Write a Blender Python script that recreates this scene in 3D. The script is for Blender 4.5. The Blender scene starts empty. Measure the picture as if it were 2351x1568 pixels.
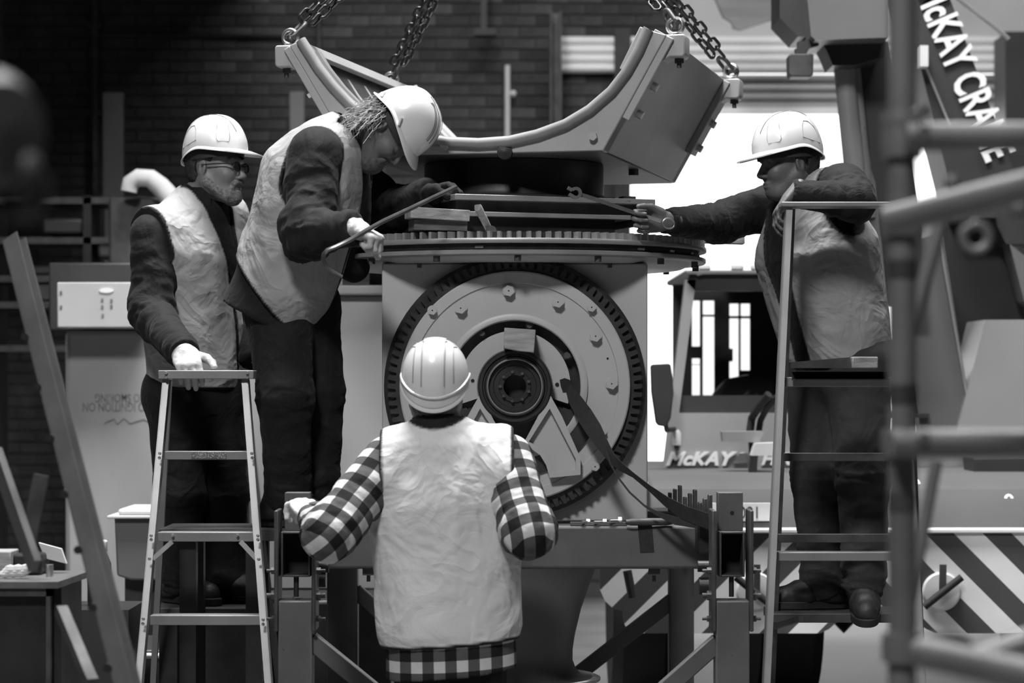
import bpy, bmesh, math, random
import numpy as np
from mathutils import Vector, Matrix

random.seed(7)
rng = np.random.default_rng(7)
SC = bpy.context.scene
COL = SC.collection
F = 5551.0            # focal length in pixels of the 2351 px frame (85 mm lens)
CX, HY, CZ = 1175.5, 880.0, 1.6

# ------------------------------------------------------------------ camera
cam = bpy.data.cameras.new('camera')
cam.lens = 85.0
cam.sensor_width = 36.0
cam.shift_y = (HY - 784.0) / 2351.0
cam.dof.use_dof = True
cam.dof.focus_distance = 8.9
cam.dof.aperture_fstop = 2.6
cam.clip_end = 200
camo = bpy.data.objects.new('camera', cam)
camo.location = (0, 0, CZ)
camo.rotation_euler = (math.pi / 2, 0, 0)
COL.objects.link(camo)
SC.camera = camo

# ------------------------------------------------------------------ world, exposure
SC.view_settings.view_transform = 'Standard'
SC.view_settings.look = 'None'
SC.view_settings.gamma = 1.0
SC.view_settings.use_curve_mapping = False
SC.view_settings.exposure = -0.15
SC.cycles.use_denoising = True
SC.cycles.max_bounces = 5
SC.cycles.diffuse_bounces = 3
SC.cycles.use_adaptive_sampling = True
SC.cycles.adaptive_threshold = 0.03
SC.cycles.sample_clamp_indirect = 6.0
w = bpy.data.worlds.new('overcast_sky')
SC.world = w
w.use_nodes = True
w.node_tree.nodes['Background'].inputs[0].default_value = (1, 1, 1, 1)
w.node_tree.nodes['Background'].inputs[1].default_value = 3.0


def area(name, loc, target, sx, sy, power, spread=math.pi):
    d = bpy.data.lights.new(name, 'AREA')
    d.shape = 'RECTANGLE'
    d.size, d.size_y = sx, sy
    d.energy = power
    d.spread = spread
    o = bpy.data.objects.new(name, d)
    o.location = loc
    o.rotation_euler = (Vector(target) - Vector(loc)).to_track_quat('-Z', 'Y').to_euler()
    COL.objects.link(o)
    return o


# daylight through the roof lights of the hall: one over the door end of the photographer's bay, one over the work; the third lamp is added fill
area('roof_light_front', (-2.2, -1.2, 10.6), (0.4, 9.2, 2.0), 2.0, 2.0, 580, math.radians(110))
area('roof_light_over_work', (-0.6, 9.1, 10.2), (-0.6, 9.1, 0), 4.2, 2.0, 1050, math.radians(130))
area('crane_fill_light', (3.2, 9.8, 10.2), (3.0, 11.5, 0), 3.0, 2.0, 300, math.radians(140))  # added fill that brightens the crane and the door end

# ------------------------------------------------------------------ helpers


def P(px, py, Y):
    return Vector(((px - CX) * Y / F, Y, CZ + (HY - py) * Y / F))


def S(Y):
    return F / Y


_M = {}


def mat(name, v, rough=0.55, metal=0.0, var=0.12, scale=6.0, bump=0.0, bscale=80.0, dark=None, dthr=0.62,
        stretch=None, spec=0.5, coat=0.0, trans=0.0):
    """procedural grey material: base value, soft mottling, optional darker wear blotches, fine relief"""
    if name in _M:
        return _M[name]
    m = bpy.data.materials.new(name)
    m.use_nodes = True
    nt = m.node_tree
    N, L = nt.nodes, nt.links
    b = N['Principled BSDF']
    b.inputs['Roughness'].default_value = rough
    b.inputs['Metallic'].default_value = metal
    b.inputs['Specular IOR Level'].default_value = spec
    b.inputs['Coat Weight'].default_value = coat
    b.inputs['Transmission Weight'].default_value = trans
    tc = N.new('ShaderNodeTexCoord')
    mp = N.new('ShaderNodeMapping')
    L.new(tc.outputs['Object'], mp.inputs[0])
    if stretch:
        mp.inputs['Scale'].default_value = stretch
    n1 = N.new('ShaderNodeTexNoise')
    n1.inputs['Scale'].default_value = scale
    n1.inputs['Detail'].default_value = 6
    L.new(mp.outputs[0], n1.inputs['Vector'])
    r = N.new('ShaderNodeValToRGB')
    lo, hi = v * (1 - var), v * (1 + var)
    r.color_ramp.elements[0].position = 0.3
    r.color_ramp.elements[1].position = 0.7
    r.color_ramp.elements[0].color = (lo, lo, lo, 1)
    r.color_ramp.elements[1].color = (hi, hi, hi, 1)
    L.new(n1.outputs[0], r.inputs[0])
    out = r.outputs[0]
    if dark is not None:
        n2 = N.new('ShaderNodeTexNoise')
        n2.inputs['Scale'].default_value = scale * 4.3
        n2.inputs['Detail'].default_value = 8
        n2.inputs['Roughness'].default_value = 0.65
        L.new(mp.outputs[0], n2.inputs['Vector'])
        r2 = N.new('ShaderNodeValToRGB')
        r2.color_ramp.elements[0].position = dthr
        r2.color_ramp.elements[1].position = min(1, dthr + 0.07)
        L.new(n2.outputs[0], r2.inputs[0])
        mx = N.new('ShaderNodeMix')
        mx.data_type = 'RGBA'
        L.new(r2.outputs[0], mx.inputs['Factor'])
        L.new(out, mx.inputs['A'])
        mx.inputs['B'].default_value = (dark, dark, dark, 1)
        out = mx.outputs['Result']
    L.new(out, b.inputs['Base Color'])
    if bump:
        n3 = N.new('ShaderNodeTexNoise')
        n3.inputs['Scale'].default_value = bscale
        n3.inputs['Detail'].default_value = 4
        L.new(mp.outputs[0], n3.inputs['Vector'])
        bp = N.new('ShaderNodeBump')
        bp.inputs['Strength'].default_value = bump
        bp.inputs['Distance'].default_value = 0.01
        L.new(n3.outputs[0], bp.inputs['Height'])
        L.new(bp.outputs[0], b.inputs['Normal'])
    _M[name] = m
    return m


class MB:
    """collects shapes, builds ONE mesh object"""

    def __init__(s):
        s.v, s.f = [], []

    def add(s, verts, faces):
        o = len(s.v)
        s.v += [tuple(x) for x in verts]
        s.f += [tuple(i + o for i in f) for f in faces]
        return s

    def box(s, a, b, M=None):
        x0, y0, z0 = a
        x1, y1, z1 = b
        vs = [Vector(p) for p in ((x0, y0, z0), (x1, y0, z0), (x1, y1, z0), (x0, y1, z0), (x0, y0, z1), (x1, y0, z1), (x1, y1, z1), (x0, y1, z1))]
        if M is not None:
            vs = [M @ p for p in vs]
        return s.add(vs, ((0, 3, 2, 1), (4, 5, 6, 7), (0, 1, 5, 4), (1, 2, 6, 5), (2, 3, 7, 6), (3, 0, 4, 7)))

    def bar(s, p0, p1, w, h, side=None):
        """rectangular bar from p0 to p1; w along side, h along the third axis"""
        p0, p1 = Vector(p0), Vector(p1)
        ax = (p1 - p0).normalized()
        sd = Vector(side) if side is not None else (Vector((0, 0, 1)).cross(ax) if abs(ax.z) < 0.95 else Vector((1, 0, 0)))
        sd = (sd - ax * sd.dot(ax)).normalized()
        t = ax.cross(sd)
        vs = []
        for p in (p0, p1):
            for i, j in ((-1, -1), (1, -1), (1, 1), (-1, 1)):
                vs.append(p + sd * (i * w / 2) + t * (j * h / 2))
        return s.add(vs, ((3, 2, 1, 0), (4, 5, 6, 7), (0, 1, 5, 4), (1, 2, 6, 5), (2, 3, 7, 6), (3, 0, 4, 7)))

    def channel(s, p0, p1, w, h, t, side, open_dir=1):
        """U section: web of width w on one side, two flanges of depth h"""
        p0, p1 = Vector(p0), Vector(p1)
        ax = (p1 - p0).normalized()
        sd = Vector(side)
        sd = (sd - ax * sd.dot(ax)).normalized()
        up = ax.cross(sd)
        s.bar(p0, p1, w, t, sd)
        for k in (-1, 1):
            off = sd * (k * (w - t) / 2) + up * (open_dir * h / 2)
            s.bar(p0 + off, p1 + off, t, h, sd)
        return s

    def cyl(s, p0, p1, r, n=16, r2=None, cap=True):
        p0, p1 = Vector(p0), Vector(p1)
        r2 = r if r2 is None else r2
        ax = (p1 - p0).normalized()
        a = ax.orthogonal().normalized()
        b = ax.cross(a)
        vs = []
        for p, rr in ((p0, r), (p1, r2)):
            for i in range(n):
                t = 2 * math.pi * i / n
                vs.append(p + (a * math.cos(t) + b * math.sin(t)) * rr)
        fs = [(i, (i + 1) % n, n + (i + 1) % n, n + i) for i in range(n)]
        if cap:
            fs += [tuple(reversed(range(n))), tuple(range(n, 2 * n))]
        return s.add(vs, fs)

    def tube(s, pts, r, n=10, closed=False, cap=True):
        pts = [Vector(p) for p in pts]
        m = len(pts)
        rs = r if isinstance(r, (list, tuple)) else [r] * m
        vs, fs = [], []
        a = None
        for i, p in enumerate(pts):
            if closed:
                t = (pts[(i + 1) % m] - pts[i - 1]).normalized()
            else:
                t = (pts[min(i + 1, m - 1)] - pts[max(i - 1, 0)]).normalized()
            if a is None:
                a = t.orthogonal().normalized()
            a = (a - t * a.dot(t))
            a = a.normalized() if a.length > 1e-6 else t.orthogonal().normalized()
            b = t.cross(a)
            for k in range(n):
                q = 2 * math.pi * k / n
                vs.append(p + (a * math.cos(q) + b * math.sin(q)) * rs[i])
        for i in range(m if closed else m - 1):
            j = (i + 1) % m
            for k in range(n):
                l = (k + 1) % n
                fs.append((i * n + k, i * n + l, j * n + l, j * n + k))
        if cap and not closed:
            fs += [tuple(reversed(range(n))), tuple((m - 1) * n + k for k in range(n))]
        return s.add(vs, fs)

    def prism(s, poly, ext):
        """polygon (3D points, any simple outline) extruded along ext"""
        poly = [Vector(p) for p in poly]
        ext = Vector(ext)
        n = len(poly)
        vs = poly + [p + ext for p in poly]
        fs = [tuple(range(n)), tuple(reversed(range(n, 2 * n)))]
        fs += [((i + 1) % n, i, n + i, n + (i + 1) % n) for i in range(n)]
        return s.add(vs, fs)

    def strip(s, A, B, ext):
        """solid between two matching polylines A and B, extruded along ext (for arched plates)"""
        A = [Vector(p) for p in A]
        B = [Vector(p) for p in B]
        ext = Vector(ext)
        n = len(A)
        vs = A + B + [p + ext for p in A] + [p + ext for p in B]
        fs = []
        for i in range(n - 1):
            fs.append((i, i + 1, n + i + 1, n + i))
            fs.append((2 * n + i + 1, 2 * n + i, 3 * n + i, 3 * n + i + 1))
            fs.append((i + 1, i, 2 * n + i, 2 * n + i + 1))
            fs.append((n + i, n + i + 1, 3 * n + i + 1, 3 * n + i))
        fs.append((0, n, 3 * n, 2 * n))
        fs.append((n - 1, 2 * n + n - 1, 3 * n + n - 1, n + n - 1))
        return s.add(vs, fs)

    def lathe(s, prof, origin, axis=(0, 0, 1), n=48, close=False, a0=0.0, a1=2 * math.pi):
        """prof: (radius, height) pairs"""
        o = Vector(origin)
        ax = Vector(axis).normalized()
        a = ax.orthogonal().normalized()
        if abs(ax.z) > 0.9:
            a = Vector((1, 0, 0))
        elif abs(ax.y) > 0.9:
            a = Vector((1, 0, 0))
        b = ax.cross(a)
        m = len(prof)
        full = abs(a1 - a0 - 2 * math.pi) < 1e-6
        cnt = n if full else n + 1
        vs = []
        for i in range(cnt):
            t = a0 + (a1 - a0) * i / n
            d = a * math.cos(t) + b * math.sin(t)
            for r, h in prof:
                vs.append(o + d * r + ax * h)
        fs = []
        for i in range(n):
            j = (i + 1) % cnt
            for k in range(m if close else m - 1):
                l = (k + 1) % m
                fs.append((i * m + k, j * m + k, j * m + l, i * m + l))
        return s.add(vs, fs)

    def hexbolt(s, p, axis, r, h, hole=False):
        p, ax = Vector(p), Vector(axis).normalized()
        return s.cyl(p, p + ax * h, r, 6).cyl(p - ax * 0.002, p + ax * 0.004, r * 1.25, 20)

    def ball(s, c, r, n=12, sc=(1, 1, 1)):
        c = Vector(c)
        vs, fs = [], []
        for i in range(n // 2 + 1):
            ph = math.pi * i / (n // 2)
            for k in range(n):
                th = 2 * math.pi * k / n
                vs.append(c + Vector((r * sc[0] * math.sin(ph) * math.cos(th), r * sc[1] * math.sin(ph) * math.sin(th), r * sc[2] * math.cos(ph))))
        for i in range(n // 2):
            for k in range(n):
                l = (k + 1) % n
                fs.append((i * n + k, (i + 1) * n + k, (i + 1) * n + l, i * n + l))
        return s.add(vs, fs)

    def mesh(s, name):
        me = bpy.data.meshes.new(name)
        me.from_pydata(s.v, [], s.f)
        me.validate()
        bm = bmesh.new()
        bm.from_mesh(me)
        bmesh.ops.recalc_face_normals(bm, faces=bm.faces)
        bm.to_mesh(me)
        bm.free()
        return me

    def build(s, name, m, parent=None, smooth=True, bevel=0.0, angle=38, label=None):
        me = s.mesh(name)
        return link(name, me, m, parent, smooth, bevel, angle, label)


def link(name, me, m, parent=None, smooth=True, bevel=0.0, angle=38, label=None):
    o = bpy.data.objects.new(name, me)
    COL.objects.link(o)
    if m is not None and len(me.materials) == 0:
        me.materials.append(m)
    if smooth:
        me.polygons.foreach_set('use_smooth', [True] * len(me.polygons))
        me.set_sharp_from_angle(angle=math.radians(angle))
    if bevel:
        b = o.modifiers.new('bevel', 'BEVEL')
        b.width = bevel
        b.segments = 2
        b.limit_method = 'ANGLE'
        b.angle_limit = math.radians(40)
    if parent is not None:
        attach(o, parent)
    if label:
        o['label'] = label
    return o


def wloc(o):
    v = Vector(o.location)
    while o.parent is not None:
        o = o.parent
        v += Vector(o.location)
    return v


def attach(o, parent):
    """geometry is in world coordinates; keep it in place under its parent"""
    o.parent = parent
    o.location = Vector(o.location) - wloc(parent)


def tag(o, label, cat, group=None):
    o['label'] = label
    o['category'] = cat
    if group:
        o['group'] = group
    return o


def thing(name, label, cat, loc, group=None):
    o = bpy.data.objects.new(name, None)
    o.empty_display_size = 0.1
    o.location = loc
    COL.objects.link(o)
    return tag(o, label, cat, group)


def struct(o):
    o['kind'] = 'structure'
    return o


def text_mesh(body, size, m, name, parent, M, ext=0.004, shear=0.0, offset=0.0, spacing=1.0, sx=1.0, align='LEFT'):
    """lettering as real raised geometry; M maps the text's xy plane into the scene"""
    c = bpy.data.curves.new('lettering', 'FONT')
    c.body = body
    c.size = size
    c.shear = shear
    c.offset = offset
    c.extrude = ext
    c.space_character = spacing
    c.align_x = align
    c.resolution_u = 3
    t = bpy.data.objects.new('lettering_tmp', c)
    COL.objects.link(t)
    dg = bpy.context.evaluated_depsgraph_get()
    me = bpy.data.meshes.new_from_object(t.evaluated_get(dg))
    bpy.data.objects.remove(t)
    bpy.data.curves.remove(c)
    me.transform(M @ Matrix.Diagonal((sx, 1, 1, 1)))
    me.name = name
    me.materials.clear()
    return link(name, me, m, parent, smooth=False)


def frame(o, x, y, z=None):
    x = Vector(x).normalized()
    y = Vector(y)
    y = (y - x * y.dot(x)).normalized()
    zz = x.cross(y)
    M = Matrix((x, y, zz)).transposed().to_4x4()
    M.translation = Vector(o)
    return M


# ------------------------------------------------------------------ materials
M_paint = mat('machine_grey_paint', 0.34, 0.45, var=0.06, scale=5, bump=0.05, bscale=220, dark=0.24, dthr=0.74)
M_paint2 = mat('housing_light_paint', 0.42, 0.42, var=0.05, scale=4, bump=0.04, bscale=260, dark=0.32, dthr=0.75)
M_gear = mat('gear_steel', 0.30, 0.4, 0.35, var=0.12, scale=8, dark=0.1, dthr=0.66)
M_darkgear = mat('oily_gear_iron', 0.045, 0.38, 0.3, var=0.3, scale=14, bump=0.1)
M_black = mat('black_steel', 0.022, 0.45, 0.2, var=0.3, scale=10, bump=0.08)
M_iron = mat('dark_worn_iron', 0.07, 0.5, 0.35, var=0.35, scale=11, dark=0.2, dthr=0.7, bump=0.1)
M_steel = mat('bright_steel', 0.62, 0.28, 0.9, var=0.15, scale=14)
M_lip = mat('cradle_lip_rubber', 0.20, 0.55, var=0.12, scale=9)
M_chain = mat('oiled_chain_steel', 0.05, 0.32, 0.6, var=0.4, scale=30)
M_alu = mat('worn_aluminium', 0.26, 0.45, 0.35, var=0.12, scale=7, dark=0.08, dthr=0.70, stretch=(1, 1, 1))
M_wood = mat('raw_timber', 0.30, 0.75, var=0.35, scale=9, stretch=(1, 6, 6), bump=0.2, bscale=40)
M_darkwood = mat('oil_stained_timber', 0.11, 0.75, var=0.4, scale=9, stretch=(1, 6, 6), bump=0.2, bscale=40)
M_hole = mat('dark_bore', 0.008, 0.8, var=0.2)
M_rubber = mat('black_rubber', 0.02, 0.7, var=0.2)
M_white = mat('white_gloss_shell', 0.62, 0.22, var=0.03, scale=9, dark=0.45, dthr=0.76, coat=0.3)
M_strap = mat('black_webbing', 0.018, 0.8, var=0.3, scale=60)
M_frame = mat('stand_grey_paint', 0.095, 0.5, var=0.2, scale=6, dark=0.04, dthr=0.66, bump=0.06)
# ================================================================== the hall
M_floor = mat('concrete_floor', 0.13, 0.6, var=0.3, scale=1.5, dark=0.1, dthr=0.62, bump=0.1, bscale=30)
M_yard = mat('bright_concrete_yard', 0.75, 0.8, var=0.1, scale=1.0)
M_mortar = mat('dark_mortar', 0.042, 0.9, var=0.3, scale=5)
M_brick = [mat('brick_%d' % i, v, 0.85, var=0.35, scale=7, bump=0.3, bscale=40) for i, v in enumerate((0.034, 0.042, 0.052, 0.070))]
M_plaster = mat('pale_painted_wall', 0.62, 0.8, var=0.08, scale=2, dark=0.42, dthr=0.7)
M_darkwall = mat('dark_hall_lining', 0.05, 0.85, var=0.3, scale=2)
M_roof = mat('dark_roof_sheet', 0.06, 0.8, var=0.2, scale=2)
M_slat = mat('daylit_door_paint', 0.90, 0.45, var=0.06, scale=3)  # extra pale to imitate daylight coming through the upper slats
M_slatd = mat('grey_door_slat_paint', 0.36, 0.5, var=0.1, scale=3)  # greyer copy for the lower slats, without the painted daylight

YW = 18.0                    # inner face of the back wall
DX0, DX1 = P(1440, 0, YW).x, P(2300, 0, YW).x
DZ = P(0, 85, YW).z
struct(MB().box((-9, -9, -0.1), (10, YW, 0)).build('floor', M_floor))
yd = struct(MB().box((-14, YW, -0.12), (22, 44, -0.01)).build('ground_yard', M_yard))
# back wall in pieces around the doorway
wb = MB()
wb.box((-9, YW + 0.018, 0), (DX0, YW + 0.3, 11))
wb.box((DX1, YW + 0.018, 0), (10, YW + 0.3, 11))
wb.box((DX0, YW + 0.018, DZ), (DX1, YW + 0.3, 11))
wall_back = struct(wb.build('wall_back', M_mortar))
# bricks standing proud of the mortar: 300 nearest the middle of the photo one by one, the rest joined
bw, bh, jt = 0.238, 0.076, 0.010
spots = []
row = 0
z = 0.05
while z < 5.0:
    x = -4.9 + (0.5 * (bw + jt) if row % 2 else 0)
    while x < 1.4:
        if x + bw < DX0 - 0.1 or z > DZ + 0.02:
            if x + bw < P(1556, 0, YW).x:
                spots.append((x, z))
        x += bw + jt
    z += bh + jt
    row += 1
tgt = Vector((P(1080, 150, YW).x, P(1080, 150, YW).z))
spots.sort(key=lambda s: (s[0] - tgt.x) ** 2 + 2.0 * (s[1] - tgt.y) ** 2)


def brick_mesh(i):
    b = MB().box((0, 0, 0), (bw, 0.065, bh))
    me = b.mesh('brick')
    me.materials.append(M_brick[i])
    return me


bmesh_kinds = [brick_mesh(i) for i in range(4)]
for i, (x, z) in enumerate(spots[:300]):
    o = bpy.data.objects.new('brick', bmesh_kinds[random.choice((0, 1, 1, 2, 2, 3))])
    COL.objects.link(o)
    o.location = (x, YW + random.uniform(0.0, 0.008), z)
    o.parent = wall_back
rest = MB()
for (x, z) in spots[300:]:
    dy = random.uniform(0, 0.008)
    rest.box((x, YW + dy, z), (x + bw, YW + 0.065, z + bh))
ro = rest.build('brickwork', M_brick[1], wall_back, smooth=False)
ro['kind'] = 'stuff'
# other sides of the hall, roof with two roof lights
struct(MB().box((-9.3, -9, 0), (-9, YW, 11)).build('wall_left', M_darkwall))
struct(MB().box((10, -9, 0), (10.3, YW, 11)).build('wall_right', M_darkwall))
struct(MB().box((-9, -9.3, 0), (10, -9, 11)).build('wall_front', M_darkwall))
struct(MB().box((-9.3, -9.3, 11), (10.3, YW + 0.3, 11.2)).build('ceiling', M_roof))
# unseen deck added over the left bay to shade that end of the hall
struct(MB().box((-9, 11.6, 4.7), (-1.9, YW, 4.95)).build('ceiling_shade_deck', M_roof))
# pale lintel panel above the doorway
lx = P(1560, 0, YW).x
struct(MB().box((lx, YW - 0.05, DZ - 0.02), (8.5, YW + 0.05, 6.5)).build('wall_lintel', M_plaster))
# doorway portal for the outside light
dpo = bpy.data.lights.new('doorway_daylight', 'AREA')
dpo.shape = 'RECTANGLE'
dpo.size, dpo.size_y = DX1 - DX0, DZ
dpo.cycles.is_portal = True
dp = bpy.data.objects.new('doorway_daylight', dpo)
dp.location = ((DX0 + DX1) / 2, YW + 0.2, DZ / 2)
dp.rotation_euler = (math.radians(-90), 0, 0)
COL.objects.link(dp)
# roller door, partly raised: every slat its own piece
door = bpy.data.objects.new('door_1', None)
door.location = (DX0, YW, 3.6)
COL.objects.link(door)
struct(door)
zt, zb = DZ + 0.0, P(0, 252, YW).z
ns = 8
hs = (zt - zb) / ns
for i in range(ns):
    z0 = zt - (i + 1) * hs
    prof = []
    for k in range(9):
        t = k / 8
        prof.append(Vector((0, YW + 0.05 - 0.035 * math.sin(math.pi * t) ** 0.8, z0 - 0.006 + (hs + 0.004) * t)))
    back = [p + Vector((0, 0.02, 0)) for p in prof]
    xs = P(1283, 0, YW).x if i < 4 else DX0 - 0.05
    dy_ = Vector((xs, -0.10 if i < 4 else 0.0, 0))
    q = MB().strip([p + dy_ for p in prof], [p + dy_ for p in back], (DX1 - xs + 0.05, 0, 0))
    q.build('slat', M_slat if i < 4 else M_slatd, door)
MB().box((DX0 - 0.05, YW + 0.01, zb - 0.03), (DX1 + 0.05, YW + 0.07, zb + 0.02)).build('bottom_rail', M_slat, door)
# door guides and the dark post to the left of the doorway
tr = struct(MB().box((DX0 - 0.10, YW - 0.12, 0), (DX0 + 0.02, YW + 0.06, DZ + 0.05)).build('trim_1', M_black))
tr = struct(MB().box((DX1 - 0.02, YW - 0.14, 0), (DX1 + 0.75, YW + 0.06, DZ + 0.02)).build('trim_2', M_black))
# steel column left of the doorway
q = MB()
x0, x1 = P(1262, 0, YW - 0.3).x, P(1288, 0, YW - 0.3).x
q.box((x0, YW - 0.36, 0), (x1, YW - 0.30, 4.3))
q.box((x0, YW - 0.5, 0), (x0 + 0.012, YW - 0.18, 4.3)).box((x1 - 0.012, YW - 0.5, 0), (x1, YW - 0.18, 4.3))
tag(q.build('steel_column', M_iron), 'dark steel column on the brick wall at the left side of the roller door', 'column')
# ================================================================== gearbox housing with the big gear
gx, gz = P(1182, 887, 9.0).x, P(1182, 887, 9.0).z
hb = thing('gearbox_housing', 'square pale grey gearbox housing with a large toothed gear on its front', 'gearbox', (gx, 9.5, 1.087))
bx0, bx1 = P(877, 0, 9.0).x, P(1487, 0, 9.0).x
MB().box((bx0, 9.0, 1.087), (bx1, 10.0, 2.046)).build('housing_body', M_paint2, hb, bevel=0.006)


def gp(px, py, y):
    """point on the housing front seen at px,py"""
    return P(px, py, y)


AXF = (0, -1, 0)
G0 = (gx, 9.0, gz)
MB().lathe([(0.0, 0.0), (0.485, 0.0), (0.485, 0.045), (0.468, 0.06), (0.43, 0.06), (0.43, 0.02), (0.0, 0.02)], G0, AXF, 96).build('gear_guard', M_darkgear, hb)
q = MB()                                   # toothed gear
nt = 92
prof = []
for i in range(nt):
    for da, r in ((-0.36, 0.440), (-0.20, 0.470), (0.20, 0.470), (0.36, 0.440)):
        t = 2 * math.pi * (i + da) / nt
        prof.append((r * math.cos(t), r * math.sin(t)))
n = len(prof)
ring = [Vector((gx + a, 8.925, gz + b)) for a, b in prof]
inn = [Vector((gx + 0.40 * a / math.hypot(a, b), 8.925, gz + 0.40 * b / math.hypot(a, b))) for a, b in prof]
q.strip(ring + [ring[0]], inn + [inn[0]], (0, 0.05, 0))
q.build('toothed_gear', M_darkgear, hb, smooth=False)
MB().lathe([(0.425, 0.0), (0.425, 0.092), (0.420, 0.096), (0.383, 0.096), (0.380, 0.090), (0.268, 0.090), (0.268, 0.10), (0.262, 0.104),
            (0.246, 0.104), (0.242, 0.10), (0.242, 0.03)], G0, AXF, 96).build('flange_ring', M_paint2, hb)
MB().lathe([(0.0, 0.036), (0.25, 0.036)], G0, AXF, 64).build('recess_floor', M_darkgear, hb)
# inner carrier plate: covers the upper part, leaves the lower windows open
q = MB()
A, B = [], []
for i in range(61):
    t = math.radians(-18 + 216 * i / 60)
    A.append(Vector((gx + 0.206 * math.cos(t), 8.935, gz + 0.206 * math.sin(t))))
    B.append(Vector((gx + 0.125 * math.cos(t), 8.935, gz + 0.125 * math.sin(t))))
q.strip(A, B, (0, 0.03, 0))
q.build('carrier_plate', M_paint2, hb)


def pocket(mir):
    def pp(x, y, Y):
        if mir:
            x = 2 * 1182 - x
        return gp(x, y, Y)
    outer = [(1262, 905), (1290, 955), (1333, 1052), (1333, 1090), (1262, 1097), (1254, 1068), (1240, 1045), (1222, 1032), (1199, 1024)]
    inner = [(1262, 938), (1276, 965), (1322, 1054), (1322, 1080), (1272, 1086), (1264, 1062), (1249, 1036), (1230, 1022), (1214, 1014)]
    q = MB().strip([pp(x, y, 8.865) for x, y in outer + outer[:1]], [pp(x, y, 8.865) for x, y in inner + inner[:1]], (0, 0.05, 0))
    q.build('window_rim', M_paint2, hb)
    MB().prism([pp(x, y, 8.892) for x, y in inner], (0, 0.012, 0)).build('window_floor', M_paint2, hb)


pocket(False)
pocket(True)
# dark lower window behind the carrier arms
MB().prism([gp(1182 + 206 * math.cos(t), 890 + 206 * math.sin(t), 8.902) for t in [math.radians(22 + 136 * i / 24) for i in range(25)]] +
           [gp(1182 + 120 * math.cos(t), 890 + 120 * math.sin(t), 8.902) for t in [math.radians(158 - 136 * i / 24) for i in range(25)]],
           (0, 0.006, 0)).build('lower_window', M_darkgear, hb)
# hub: concentric dark rings
MB().lathe([(0.136, 0.03), (0.136, 0.135), (0.130, 0.142), (0.120, 0.142), (0.117, 0.134), (0.112, 0.134), (0.108, 0.145), (0.098, 0.145), (0.094, 0.128),
            (0.080, 0.128), (0.078, 0.122), (0.060, 0.122), (0.058, 0.128), (0.042, 0.128), (0.041, 0.06), (0.0, 0.06)], G0, AXF, 72).build('hub', M_black, hb)
MB().lathe([(0.137, 0.125), (0.139, 0.130), (0.137, 0.135)], G0, AXF, 72, close=True).build('hub_edge_ring', M_iron, hb)
MB().lathe([(0.097, 0.1455), (0.1, 0.148), (0.103, 0.1455)], G0, AXF, 72).build('hub_race', M_gear, hb)
for i in range(9):
    t = math.radians(20 + 40 * i)
    c = Vector((gx + 0.054 * math.cos(t), 8.868, gz + 0.054 * math.sin(t)))
    MB().cyl(c, c + Vector((0, -0.006, 0)), 0.006, 10).build('hub_bolt', M_iron, hb)
for (x, y, rr, m) in ((993, 713, 10.5, M_paint2), (1058, 708, 13, M_paint2), (1168, 668, 13, M_paint2), (1281, 694, 13, M_paint2), (1358, 706, 10.5, M_paint2),
                      (1367, 772, 13, M_paint2), (1404, 881, 13, M_paint2), (1382, 991, 11, M_paint2), (1366, 1071, 10, M_paint2), (950, 800, 12, M_paint2)):
    c = gp(x, y, 8.905)
    o = MB().cyl(c + Vector((0, 0.004, 0)), c + Vector((0, -0.004, 0)), rr / 610 * 1.12, 24).cyl(c, c + Vector((0, -0.022, 0)), rr / 610, 6).build('flange_bolt', m, hb)
    MB().cyl(c + Vector((0, -0.02, 0)), c + Vector((0, -0.0225, 0)), 0.0028, 8).build('bolt_centre_mark', M_hole, o)
for (x, y) in ((1107, 766), (1215, 748), (1303, 817)):
    c = gp(x, y, 8.96)
    MB().cyl(c, c + Vector((0, -0.03, 0)), 0.0155, 20).cyl(c, c + Vector((0, -0.045, 0)), 0.011, 6).build('recess_bolt', M_iron, hb)
for (x, y, r) in ((1085, 874, 0.0065), (1279, 883, 0.0075), (1395, 823, 0.004)):
    c = gp(x, y, 8.934 if x < 1390 else 8.909)
    MB().cyl(c + Vector((0, 0.01, 0)), c + Vector((0, -0.0015, 0)), r, 14).build('drilled_hole', M_hole, hb)
# slot the strap comes out of
MB().prism([gp(x, y, 8.931) for x, y in ((1285, 872), (1296, 868), (1308, 872), (1314, 884), (1314, 898), (1292, 900), (1287, 885))], (0, 0.02, 0)).build('strap_slot', M_hole, hb)
for x in (963, 1181, 1400):
    c = Vector((P(x, 0, 9.0).x, 9.02, 2.043))
    MB().box((c.x - 0.008, 8.985, 2.03), (c.x + 0.008, 9.0, 2.046)).build('top_lug', M_iron, hb)
# wooden block wedged over the hub
q = MB()
ft = [(1158, 752), (1230, 757), (1226, 810), (1190, 806), (1156, 800)]
q.prism([P(x, y, 8.80) for x, y in ft], (0, 0.13, 0))
wbk = tag(q.build('timber_block', M_wood, bevel=0.003), 'short raw timber block wedged between the black hub and the carrier plate', 'timber block')
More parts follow.
